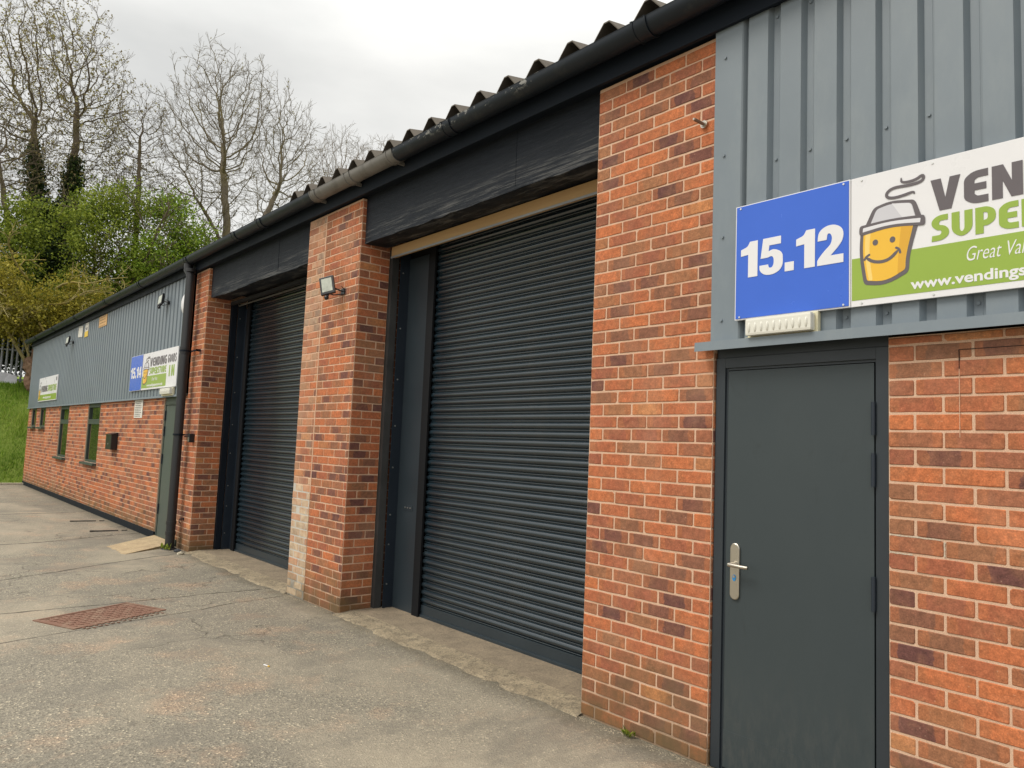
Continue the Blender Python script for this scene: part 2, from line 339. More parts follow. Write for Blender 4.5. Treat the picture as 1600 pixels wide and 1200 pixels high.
# ------------------------------------------------------------------ mesh helpers
def tag(o, label=None, cat=None, group=None, kind=None):
    if label: o['label'] = label
    if cat: o['category'] = cat
    if group: o['group'] = group
    if kind: o['kind'] = kind
    return o
def empty(name, loc=(0, 0, 0), rz=0):
    o = bpy.data.objects.new(name, None); o.empty_display_size = .1; COL.objects.link(o); o.location = loc; o.rotation_euler = (0, 0, rz); return o
class MB:
    def __init__(s): s.v = []; s.f = []; s.mi = []; s.attr = None; s.sm = []
    def add(s, vs_, fs, mi=0, smooth=False):
        k = len(s.v); s.v += [tuple(v) for v in vs_]
        for f in fs: s.f.append(tuple(i+k for i in f)); s.mi.append(mi); s.sm.append(smooth)
    def box(s, x0, x1, y0, y1, z0, z1, mi=0, bev=0):
        if bev:
            b = bev; bm = bmesh.new(); bmesh.ops.create_cube(bm, size=1)
            for v in bm.verts: v.co = Vector(((x0+x1)/2+v.co.x*(x1-x0), (y0+y1)/2+v.co.y*(y1-y0), (z0+z1)/2+v.co.z*(z1-z0)))
            bmesh.ops.bevel(bm, geom=bm.edges[:], offset=b, segments=2, profile=.7, affect='EDGES'); s.addbm(bm, mi); return
        V = [(x, y, z) for z in (z0, z1) for y in (y0, y1) for x in (x0, x1)]
        s.add(V, [(0, 2, 3, 1), (4, 5, 7, 6), (0, 1, 5, 4), (2, 6, 7, 3), (0, 4, 6, 2), (1, 3, 7, 5)], mi)
    def addbm(s, bm, mi=0, mat=None, smooth=False):
        bm.verts.index_update()
        V = [(mat @ v.co if mat else v.co.copy()) for v in bm.verts]
        s.add(V, [[v.index for v in f.verts] for f in bm.faces], mi, smooth); bm.free()
    def cyl(s, p0, p1, r0, r1=None, n=12, mi=0, caps=True, smooth=True):
        r1 = r0 if r1 is None else r1; p0 = Vector(p0); p1 = Vector(p1); d = (p1-p0).normalized()
        a = d.orthogonal().normalized(); b = d.cross(a)
        V = [p0+(a*cos(2*pi*i/n)+b*sin(2*pi*i/n))*r0 for i in range(n)]+[p1+(a*cos(2*pi*i/n)+b*sin(2*pi*i/n))*r1 for i in range(n)]
        s.add(V, [(i, (i+1) % n, n+(i+1) % n, n+i) for i in range(n)], mi, smooth)
        if caps: s.add(V[:n], [tuple(range(n))[::-1]], mi); s.add(V[n:], [tuple(range(n))], mi)
    def tube(s, pts, rad, n=8, mi=0):
        pts = [Vector(p) for p in pts]; k = len(pts); V = []
        a = None
        for i, p in enumerate(pts):
            d = (pts[min(i+1, k-1)]-pts[max(i-1, 0)]).normalized()
            if a is None: a = d.orthogonal().normalized()
            a = (a-d*a.dot(d)).normalized(); b = d.cross(a); r = rad[i] if isinstance(rad, (list, tuple)) else rad
            V += [p+(a*cos(2*pi*j/n)+b*sin(2*pi*j/n))*r for j in range(n)]
        F = [(i*n+j, i*n+(j+1) % n, (i+1)*n+(j+1) % n, (i+1)*n+j) for i in range(k-1) for j in range(n)]
        s.add(V, F, mi, True); s.add(V[:n], [tuple(range(n))[::-1]], mi); s.add(V[-n:], [tuple(range(n))], mi)
    def extx(s, prof, x0, x1, mi=0, smooth=False, closed=False):
        """profile [(y,z)] extruded along x"""
        n = len(prof); V = [(x0, y, z) for y, z in prof]+[(x1, y, z) for y, z in prof]
        k = n if closed else n-1
        s.add(V, [(i, (i+1) % n, n+(i+1) % n, n+i) for i in range(k)], mi, smooth)
        if closed: s.add(V[:n], [tuple(range(n))[::-1]], mi); s.add(V[n:], [tuple(range(n))], mi)
    def extz(s, prof, z0, z1, mi=0):
        n = len(prof); V = [(x, y, z0) for x, y in prof]+[(x, y, z1) for x, y in prof]
        s.add(V, [(i, i+1, n+i+1, n+i) for i in range(n-1)], mi)
    def build(s, name, mats, parent=None, wn=False):
        me = bpy.data.meshes.new(name); me.from_pydata([tuple(v) for v in s.v], [], s.f)
        if not isinstance(mats, (list, tuple)): mats = [mats]
        for m_ in mats: me.materials.append(m_)
        me.polygons.foreach_set('material_index', s.mi); me.polygons.foreach_set('use_smooth', s.sm)
        if s.attr:
            for nm, vals in s.attr.items():
                a = me.attributes.new(nm, 'FLOAT', 'FACE'); a.data.foreach_set('value', vals)
        me.update()
        o = bpy.data.objects.new(name, me); COL.objects.link(o)
        if parent: o.parent = parent; o.matrix_parent_inverse = Matrix()
        return o
def fixn(o):
    bm = bmesh.new(); bm.from_mesh(o.data); bmesh.ops.recalc_face_normals(bm, faces=bm.faces[:]); bm.to_mesh(o.data); bm.free(); return o
def boxo(name, mat, parent, *b, bev=.002):
    q = MB(); q.box(*b, bev=bev); return q.build(name, mat, parent)
def setlocal(o, parent): o.parent = parent; return o

# ------------------------------------------------------------------ brickwork
rb = random.Random(11)
class Bricks(MB):
    def __init__(s): super().__init__(); s.r = []; s.p = []; s.uv = []
    def panel(s, u0, u1, z0, z1, P, U, Nn, holes=(), flip=0, ztop=None, pale=None, bondoff=0, greymortar=None, joint=.0105, back=True, startz=0, header=False):
        """bricks on the plane P + u*U + z*Z facing Nn; mortar slab behind"""
        P, U, Nn = Vector(P), Vector(U), Vector(Nn); Z = Vector((0, 0, 1))
        def W(u, z, d): return P+U*u+Z*z+Nn*d
        C = .075; k0 = math.floor((z0-startz)/C)
        k = k0
        while startz+k*C < z1-.004:
            za = startz+k*C; zb = za+C
            a_ = max(za, z0); b_ = min(zb, z1)
            if b_-a_ < .02: k += 1; continue
            u = u0+bondoff; first = True
            edges = []
            half = (k+flip) % 2 == 0
            step = .225
            x = u
            if half: edges.append((x, x+.1125)); x += .1125
            while x < u1-.001:
                edges.append((x, min(x+step, u1))); x += step
            if len(edges) > 1 and edges[-1][1]-edges[-1][0] < .05:
                l = edges.pop(); edges[-1] = (edges[-1][0], l[1])
            for (ea, eb) in edges:
                segs = [(ea, eb)]
                for (ha, hb, hz0, hz1) in holes:
                    if min(b_, hz1)-max(a_, hz0) > .02:
                        ns = []
                        for (p, q) in segs:
                            if q <= ha or p >= hb: ns.append((p, q))
                            else:
                                if p < ha-.012: ns.append((p, ha))
                                if q > hb+.012: ns.append((hb, q))
                        segs = ns
                for (p, q) in segs:
                    if q-p < .02: continue
                    s.brick(W, p, q, a_, b_, joint, pale((p+q)/2, (a_+b_)/2) if pale else 0)
            k += 1
        # mortar: slabs split around the holes
        zs = sorted({z0, z1, *[h for hh in holes for h in (hh[2], hh[3]) if z0 < h < z1]})
        for za, zb in zip(zs[:-1], zs[1:]):
            segs = [(u0+.003, u1-.003)]
            for (ha, hb, hz0, hz1) in holes:
                if hz0 < zb-1e-4 and hz1 > za+1e-4:
                    ns = []
                    for (p, q) in segs:
                        if q <= ha or p >= hb: ns.append((p, q))
                        else:
                            if p < ha: ns.append((p, ha))
                            if q > hb: ns.append((hb, q))
                    segs = ns
            for (p, q) in segs:
                cuts = [p, q]
                if greymortar and za <= z0+1e-6:
                    pass
                V = [W(p, za, -.0035), W(q, za, -.0035), W(q, zb, -.0035), W(p, zb, -.0035), W(p, za, -.06), W(q, za, -.06), W(q, zb, -.06), W(p, zb, -.06)]
                s.addm(V, [(0, 1, 2, 3), (0, 4, 5, 1), (1, 5, 6, 2), (2, 6, 7, 3), (3, 7, 4, 0)], 1)
        if greymortar:
            ga, gb, gz0, gz1 = greymortar
            V = [W(ga, gz0, -.0015), W(gb, gz0, -.0015), W(gb, gz1-.06, -.0015), W((ga+gb)/2, gz1-.03, -.0015), W(ga, gz1, -.0015)]
            s.addm(V, [(0, 1, 2, 3, 4)], 2)
    def addm(s, V, F, mi):
        s.add(V, F, mi)
        for f in F: s.r.append(.5); s.p.append(0); s.uv += [(0, 0)]*len(f)
    def brick(s, W, p, q, a, b, j, pale):
        jj = j/2; J = lambda t: rb.uniform(-t, t)
        p += jj+J(.0012); q -= jj+J(.0012); a += jj+J(.001); b -= jj+J(.001)
        w_ = q-p; h = b-a; c = .005
        chips = [rb.uniform(.0015, .005) if rb.random() > .05 else rb.uniform(.007, .013) for _ in range(4)]
        t = J(.001)
        ring = []
        nx = 3 if w_ > .13 else 1
        ring.append((p, a+chips[0])); ring.append((p+chips[0], a))
        for i in range(nx): ring.append((p+w_*(i+1)/(nx+1), a+J(.0013)))
        ring.append((q-chips[1], a+t)); ring.append((q, a+chips[1])); ring.append((q+J(.001), (a+b)/2))
        ring.append((q, b-chips[2]+t)); ring.append((q-chips[2], b+t))
        for i in range(nx): ring.append((q-w_*(i+1)/(nx+1), b+J(.0013)))
        ring.append((p+chips[3], b)); ring.append((p, b-chips[3])); ring.append((p+J(.001), (a+b)/2))
        n = len(ring); cu, cz = (p+q)/2, (a+b)/2; f0 = J(.0012); tilt = J(.0012)
        ins = rb.uniform(.0018, .0035)
        def dep(u): return f0+tilt*(u-cu)/(w_/2+1e-6)
        V = []
        for (u, z) in ring: V.append(W(u, z, -.014))
        for (u, z) in ring: V.append(W(u, z, -.0028+dep(u)))
        fr = []
        for (u, z) in ring:
            uu = cu+(u-cu)*(1-2*ins/w_); zz = cz+(z-cz)*(1-2*ins/h); fr.append((uu, zz)); V.append(W(uu, zz, dep(uu)))
        F = [(i, (i+1) % n, n+(i+1) % n, n+i) for i in range(n)]+[(n+i, n+(i+1) % n, 2*n+(i+1) % n, 2*n+i) for i in range(n)]+[tuple(range(2*n, 3*n))]
        s.add(V, F, 0)
        r = rb.random()
        allr = ring+ring+fr
        for f in F:
            s.r.append(r); s.p.append(pale)
            for i in f:
                u, z = allr[i]; s.uv.append(((u-p)/max(w_, .12) if w_ > .12 else .5+(u-cu)/.22, (z-a)/h))
    def build(s, name, parent=None):
        s.attr = {'rnd': s.r, 'pale': s.p}
        o = super().build(name, [BRICK, MORTAR, MORTARG], parent)
        uv = o.data.uv_layers.new(name='UVMap'); uv.data.foreach_set('uv', [c for t in s.uv for c in t])
        return o

# ------------------------------------------------------------------ key dimensions
XE, XP, XQ, XA, XB = -21.9, -7.86, -7.33, -4.2, -3.06   # building end, far pier, middle pier
H1, H2 = 2.14, 3.915
REV = .33
building = empty('industrial_building', (0, 0, 0))
tag(building, 'long low brick and grey clad industrial building with two dark roller shutters', 'building')

# near pier
q = Bricks(); q.panel(0, .9, -.06, H2, (0, 0, 0), (1, 0, 0), (0, -1, 0), flip=0)
q.panel(0, REV, -.06, H2, (0, REV, 0), (0, -1, 0), (-1, 0, 0), flip=0)
q.panel(0, .07, -.06, H1, (.9, .003, 0), (0, 1, 0), (1, 0, 0), flip=1)
q.build('brick_pier', building)
q = MB(); q.box(.06, .84, .06, .55, -.06, H2); q.box(.02, .9, .33, .6, -.06, H2); q.build('pier_core', MORTAR, building)
# middle pier: repaired strip on the left, straight joint, the rest
XJ = -3.80
def palemid(u, z):
    # u measured from XA
    if z < 1.12+.1*sin(u*20): return rb.choice([.5, .8, 1., 1.])
    if z > 2.4: return rb.choice([.15, .4, .55])
    return rb.choice([0, .1, .25])
q = Bricks()
q.panel(0, XJ-XA, -.03, H2, (XA, 0, 0), (1, 0, 0), (0, -1, 0), flip=1, pale=palemid, greymortar=(.01, XJ-XA-.01, -.03, 1.13))
q.panel(0, XB-XJ-.004, -.06, H2, (XJ+.004, 0, 0), (1, 0, 0), (0, -1, 0), flip=0)
q.panel(0, REV, -.06, H2, (XB, .003, 0), (0, 1, 0), (1, 0, 0), flip=0)
q.panel(0, .16, -.06, H2, (XB-.03, REV, 0), (0, 1, 0), (1, 0, 0), flip=1)
q.panel(0, REV, -.06, H2, (XA, REV, 0), (0, -1, 0), (-1, 0, 0), flip=1)
q.build('brick_pier', building)
boxo('straight_joint', MORTAR, building, XJ-.006, XJ+.009, -.0012, .004, 1.05, H2, bev=0)
boxo('pier_core', MORTAR, building, XA+.06, XB-.07, .06, .6, -.06, H2, bev=0)
# far pier
q = Bricks()
q.panel(0, XQ-XP, -.03, H2, (XP, 0, 0), (1, 0, 0), (0, -1, 0), flip=0)
q.panel(0, REV, -.03, H2, (XQ, .003, 0), (0, 1, 0), (1, 0, 0), flip=0)
q.build('brick_pier', building)
boxo('pier_core', MORTAR, building, XP+.02, XQ-.06, .06, .6, -.06, H2, bev=0)
# left long wall
DL0, DL1 = -8.97, -7.98
wins = [(-17.25, -16.2, .95, H1, 'tall'), (-14.25, -13.15, .95, H1, 'tall'), (-21.4, -20.6, 1.63, H1, 'small'), (-20.05, -19.2, 1.63, H1, 'small')]
q = Bricks()
q.panel(0, XP-XE-.002, .10, H1, (XE, 0, 0), (1, 0, 0), (0, -1, 0), holes=[(a-XE, b-XE, c, d) for a, b, c, d, _ in wins]+[(DL0-XE, DL1-XE, -1, H1+.1)])
q.panel(0, 1.2, .1, H1, (XE, 1.2, 0), (0, -1, 0), (-1, 0, 0))
q.build('brick_wall', building)
# right wall
XR = 1.80
q = Bricks(); q.panel(0, 4.2, -.06, H1, (XR, 0, 0), (1, 0, 0), (0, -1, 0), flip=1)
q.build('brick_wall', building)
wallr = [x for x in bpy.data.objects if x.name.startswith('brick_wall')][-1]
boxo('saw_cut', RUBBER, wallr, 2.086, 2.0885, -.0032, .002, 1.985, 2.066, bev=0)
boxo('saw_cut', RUBBER, wallr, 2.0885, 2.62, -.0032, .002, 2.0635, 2.0655, bev=0)
boxo('filled_chase', MORTAR, wallr, 2.086, 2.088, -.0022, .002, 1.70, 1.985, bev=0)
rq = random.Random(9); q = MB()
def ribbon(xa, xb, zc, vertical=False):
    V = []; n = 10
    for i in range(n+1):
        t = xa+(xb-xa)*i/n; a_ = rq.uniform(.0012, .0045); b2_ = rq.uniform(.0012, .0045)
        V += [(t, -.0016, zc-a_), (t, -.0016, zc+b2_)] if not vertical else [(zc-a_, -.0016, t), (zc+b2_, -.0016, t)]
    q.add(V, [(2*i, 2*i+2, 2*i+3, 2*i+1) for i in range(n)])
for k_ in (16, 17): ribbon(XR+.006, XR+(.21 if k_ == 17 else .10), k_*.075)
ribbon(16*.075+.006, 17*.075-.006, XR+.225, True)
q.build('repointed_joint', mortar_mat('pale_repointing', (.60, .52, .42), (.48, .40, .31)), wallr)
# hidden shell so no light leaks in
q = MB()
for a, b, z0, z1 in ((XE+.02, -17.25, .0, 3.95), (-16.2, -14.25, 0, 3.95), (-13.15, DL0, 0, 3.95), (DL1, XP, 0, 3.95), (XR, 6, 0, 3.95), (.9, XR, H1, 3.95), (DL0, DL1, H1, 3.95), (-17.25, -16.2, H1, 3.95), (-14.25, -13.15, H1, 3.95)):
    q.box(a, b, .062, .25, z0, z1)
q.box(-17.25, -16.2, .062, .25, 0, .95); q.box(-14.25, -13.15, .062, .25, 0, .95)
q.box(XE+.02, 6, 9.8, 10, 0, 4.2); q.box(XE+.02, XE+.2, .25, 9.8, 0, 4.2); q.box(5.8, 6, .25, 9.8, 0, 4.2)
q.box(XA-.05, XB, .6, .8, 0, 3.95); q.box(0, .9, .6, .8, 0, 3.95); q.box(XQ-.9, XQ, .6, .8, 0, 3.95)
q.build('inner_wall', DARK, building)
boxo('plinth', BLACKP, building, XE, DL0, -.006, .05, -.02, .10, bev=.003)

# cladding: trapezoidal sheet
def cladding(x0, x1, z0, z1):
    q = MB(); prof = []; x = x0; D = .032
    while x < x1:
        prof += [(x, .0-D), (x+.112, .0-D), (x+.130, -.001), (x+.163, -.001), (x+.166, .0-.004), (x+.170, -.004)]
        x += .182
        prof += [(x-.006, -.004)]
    prof = [p for p in prof if p[0] <= x1]
    q.extz(prof, z0, z1)
    # fixings
    rr = random.Random(3); x = x0
    while x < x1-.2 and x0 > 0:
        for z in (z0+.09, z1-.12, z0+.95):
            if rr.random() < .7: q.cyl((x+.147, -.001, z), (x+.147, -.008, z), .008, n=10)
        x += .182
    return q.build('cladding', CLAD, building)
cladding(1.105, 6, H1+.02, H2+.08)
cladding(XE+.1, XP-.02, H1+.01, H2+.08)
q = MB(); q.extz([(.9, .0), (.9, -.034), (1.065, -.034), (1.072, -.028), (1.085, -.006), (1.098, -.006)], H1+.02, H2+.05)
for z in (2.3, 2.75, 3.2, 3.75): q.cyl((.965, -.034, z), (.965, -.042, z), .008, n=10)
q.build('corner_flashing', CLAD, building)
q = MB(); q.extz([(XE, .05), (XE, -.036), (XE+.1, -.036), (XE+.1, -.002)], H1+.01, H2+.05); q.build('corner_flashing', CLAD, building)
q = MB(); q.extx([(.0, H1+.055), (-.045, H1+.05), (-.085, H1+.044), (-.087, H1-.004), (-.083, H1-.004), (-.080, H1+.036), (.0, H1+.04)], .835, 6, closed=True); q.build('drip_flashing', CLAD, building)
q = MB(); q.extx([(.0, H1+.03), (-.05, H1+.024), (-.052, H1-.006), (-.047, H1-.006), (-.045, H1+.018), (.0, H1+.022)], XE-.03, XP-.02, closed=True); q.build('drip_flashing', CLAD, building)

# fascia, roof, gutter
q = MB(); q.box(XE-.15, 6, -.062, -.038, H2, 4.06, bev=.003); q.box(XE-.15, 6, -.038, .12, H2+.02, H2+.035); q.build('fascia', BLACKP, building)
def roof(x0, x1, zc, pitch=.325, h=.10):
    q = MB(); S = math.tan(R(11)); prof = []; x = x0
    while x < x1:
        prof += [(x, 0), (x+.045, 0), (x+.045+.09, h), (x+.045+.135, h), (x+.045+.225, 0)]; x += pitch
    y0, y1 = -.115, 5.; T = .009
    V = []; n = len(prof)
    for yy, zz in ((y0, 0), (y1, (y1-y0)*S)):
        V += [(px, yy, zc-h+pz+zz) for px, pz in prof]
        V += [(px, yy, zc-h+pz+zz-T) for px, pz in prof]
    F = []
    for i in range(n-1):
        F += [(i, i+1, 2*n+i+1, 2*n+i), (n+i, 3*n+i, 3*n+i+1, n+i+1), (i, n+i, n+i+1, i+1)]
    q.add(V, F)
    Vb = [(x0, y1, zc-h+(y1-y0)*S), (x1, y1, zc-h+(y1-y0)*S), (x1, 10.1, zc-h), (x0, 10.1, zc-h)]; q.add(Vb, [(0, 1, 2, 3)])
    return q.build('roof', ROOF, building)
roof(-4.56, 6, 4.275)
roof(XE-.1, -4.6, 4.165, h=.07)
q = MB(); q.box(XE-.02, -4.6, -.03, .3, 4.03, 4.09); q.box(-4.6, 6, -.03, .3, 4.03, 4.12); q.build('eaves_filler', DARK, building)
def halfpipe(cy, cz, r, x0, x1, mb, t=.004, n=14):
    P = [(cy+r*cos(pi+pi*i/n), cz+r*sin(pi+pi*i/n)) for i in range(n+1)]
    P = [(cy-r-.004, cz+.006), (cy-r, cz+.008)]+P
    P2 = [(cy+(r-t)*cos(pi+pi*i/n), cz+(r-t)*sin(pi+pi*i/n)) for i in range(n, -1, -1)]
    mb.extx(P+P2, x0, x1, smooth=True, closed=True)
GY, GZ, GR = -.148, 4.085, .078
q = MB(); halfpipe(GY, GZ, GR, XE-.35, -3.72, q); halfpipe(GY, GZ, GR, -2.22, 6, q)
q.cyl((XE-.35, GY, GZ), (XE-.346, GY, GZ), GR-.001, n=20)
gut = q.build('gutter', GUT, building)
q = MB(); halfpipe(GY, GZ, GR-.001, -3.72, -2.22, q); q.build('gutter_length', GUTG, gut)['label'] = 'bare grey unpainted gutter length'
for x in (-20.5, -18, -15.4, -12.6, -10.2, -7.75, -5.9, -5.1, -1.42, .5, 2.3, 4.2):
    q = MB(); halfpipe(GY, GZ, GR+.005, x-.05, x+.05, q, t=.006); halfpipe(GY, GZ, GR+.009, x-.055, x-.04, q, t=.006); halfpipe(GY, GZ, GR+.009, x+.04, x+.055, q, t=.006)
    q.build('gutter_joint', GUT, gut)
for x in (-3.72, -3.0, -2.25):
    q = MB(); halfpipe(GY, GZ, GR+.006, x-.05, x+.05, q, t=.006); halfpipe(GY, GZ, GR+.010, x-.055, x-.04, q, t=.006); q.box(x-.008, x+.008, GY+.03, -.058, GZ-.088, GZ-.06)
    q.build('gutter_joint', GUTG, gut)
# drainpipe
PX = -7.74; PY = -.125; PR = .062
q = MB()
q.tube([(PX-.05, GY, GZ-.07), (PX-.05, GY, GZ-.16), (PX, PY, GZ-.24), (PX, PY, .02)], PR, 18)
for z in (GZ-.17, .36, .22): q.cyl((PX, PY, z-.02), (PX, PY, z+.025), PR+.007, n=20)
q.cyl((PX, PY, 2.72), (PX, PY, 2.80), PR+.005, n=20)
q.cyl((PX, PY, -.01), (PX, PY, .02), .12, .075, n=16)
dp = q.build('drainpipe', painted('drainpipe_paint', (.018, .019, .021), .45, .15, .1), building)
for z in (2.76, 1.58):
    q = MB(); q.cyl((PX, PY, z-.012), (PX, PY, z+.012), PR+.009, n=20); q.box(PX+.02, PX+.30, -.06, -.045, z-.01, z+.01); q.box(PX+.27, PX+.30, -.06, .0, z-.015, z+.015)
    q.build('bracket', BLACKP, dp)

# lintels
def lintel(x0, x1, z0, z1, seed):
    rr = random.Random(seed); q = MB(); n = 24; V = []; F = []
    for i in range(n+1):
        x = x0+(x1-x0)*i/n; zb = z0+rr.uniform(-.006, .006)+.010*sin(i*.45+seed)*(1 if seed == 2 else .3)
        V += [(x, .045+rr.uniform(-.002, .002), zb), (x, .043, z1), (x, .30, z0+.012), (x, .30, z1)]
    for i in range(n):
        a = 4*i; F += [(a, a+4, a+5, a+1), (a, a+2, a+6, a+4)]
    F += [(0, 1, 3, 2), (4*n, 4*n+2, 4*n+3, 4*n+1)]
    q.add(V, F); q.box(x0+(x1-x0)*.72, x0+(x1-x0)*.72+.004, .0405, .046, z0+.03, z1)
    return q.build('lintel', TIMB, building)
# slots for the lintels are cut visually by letting them stand proud of the pier sides
lintel(XB-.02, -.002, 3.475, 3.95, 1)
lintel(XQ-.02, XA-.002, 3.49, 3.95, 2)

def shutter(x0, x1, first):
    """x0/x1: the opening between brick piers"""
    E = .45 if first else .20
    cx0, cx1 = x0+E+.095, x1+.05; ztop = 3.46
    q = MB(); prof = []; z = .135; YB = .535
    P = [(0, .008), (.002, .001), (.006, -.003), (.011, -.003), (.0145, .001), (.0155, .009), (.0175, .009)]
    for i in range(11):
        t = i/10; P.append((.0185+.0475*t, .002-.019*sin(pi*(t*.92+.05))**.75))
    P += [(.0675, .009), (.069, .008)]
    k = 0
    while z < 3.62:
        jit = random.Random(k).uniform(-.0006, .0006)
        prof += [(YB+d+jit, z+dz) for dz, d in P[:-1]]; z += .069; k += 1
    q.extx(prof, cx0, cx1, smooth=True)
    sh = q.build('roller_shutter', SHUT, building)
    q = MB(); q.box(cx0, cx1, YB-.012, YB+.01, .045, .135, bev=.002); q.box(cx0, cx1, YB-.028, YB+.01, .012, .052, bev=.004); q.build('bottom_rail', ANTH, sh)
    # left side panels
    q = MB(); q.box(x0+.070, x0+.078, .41, .52, .0, 3.46, bev=.001)
    for z in (.25, .62, .9, 1.35, 1.75, 2.2, 2.7, 3.25): q.cyl((x0+.078, .44, z), (x0+.084, .44, z), .007, n=8, mi=1)
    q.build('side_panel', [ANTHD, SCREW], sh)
    q = MB(); q.box(x0+.078, x0+E-.002, .515, .523, .0, 3.40, bev=.001); q.box(x0+E-.007, x0+E, .498, .523, .0, 3.40, bev=.001)
    for z in (.25, .62, .9, 1.35, 1.75, 2.2, 2.7, 3.25): q.cyl((x0+E-.02, .516, z+.05), (x0+E-.02, .509, z+.05), .007, n=8, mi=1)
    q.build('front_panel', [ANTH if first else ANTHD, SCREW], sh)  # left shutter's panel takes the darker blue colour, standing in for its shade
    if first:
     q = MB(); q.box(x0+.20, x0+.35, .511, .5155, .955, 1.005, bev=.001)
     for i in range(3): q.cyl((x0+.225+i*.045, .511, .98), (x0+.225+i*.045, .505, .98), .007, n=8, mi=1)
     q.build('fixing_plate', [ANTH, SCREW], sh)
    boxo('post', POSTM if first else BLACKP, sh, x0-.02, x0+.045, .335, .412, .0, 3.47, bev=.003)
    q = MB(); q.box(x0+E+.002, cx0+.012, .488, .51, .01, 3.5, bev=.002); q.box(x0+E+.002, x0+E+.02, .51, .56, .01, 3.5); q.box(x0+E+.002, cx0+.008, .56, .575, .01, 3.5)
    q.build('guide', RUBBER, sh)
    # head: dark box behind, soffit plank
    q = MB(); q.box(x0, x1+.05, .57, .60, 3.35, 3.95); q.box(x0-.04, x1+.04, .31, .62, 3.60, 3.64); q.build('head_box', DARK, sh)
    if first:
        pl = boxo('timber_batten', PLY, sh, x0+.1, x1+.02, .285, .330, 3.375, 3.472, bev=.002)
        q = MB(); q.box(x0+.1, x1+.02, .279, .284, 3.362, 3.380); q.build('metal_strip', GALV, sh)
    else:
        boxo('metal_strip', DARK, sh, x0+.1, x1+.02, .285, .33, 3.42, 3.46, bev=.002)
        boxo('metal_rail', GUTG, sh, x0+.1, x1+.02, .40, .415, 3.42, 3.435, bev=0)
    boxo('back_wall', DARK, sh, x0-.0, x1+.05, .62, .66, 0, 3.95, bev=0)
    return sh
shutter(XB, 0, True)
shutter(XQ, XA, False)
def threshold(x0, x1):
    rr = random.Random(int(x0*10)); q = MB(); n = 40; V = []; F = []
    for i in range(n+1):
        x = x0+(x1-x0)*i/n
        ch = (rr.uniform(.02, .06) if rr.random() < .12 else 0)+.018*sin(i*.37)+.010*sin(i*1.1)
        V += [(x, -.055+ch+rr.uniform(-.014, .014), -.004), (x, -.035+ch+rr.uniform(-.012, .012), .008), (x, .15+rr.uniform(-.008, .008), .028)]
    F = [(3*i+j, 3*i+3+j, 3*i+4+j, 3*i+1+j) for i in range(n) for j in (0, 1)]
    q.add(V, F); t = q.build('threshold', CONC, building)
    q = MB(); V = []
    for i in range(n+1):
        x = x0+(x1-x0)*i/n
        V += [(x, .156+rr.uniform(-.006, .006), .012), (x, .162+rr.uniform(-.004, .004), .024), (x, .58, .03)]
    q.add(V, F); q.build('inner_slab', CONCS, t)
threshold(XB-.02, .02); threshold(XQ+.0, XA+.02)

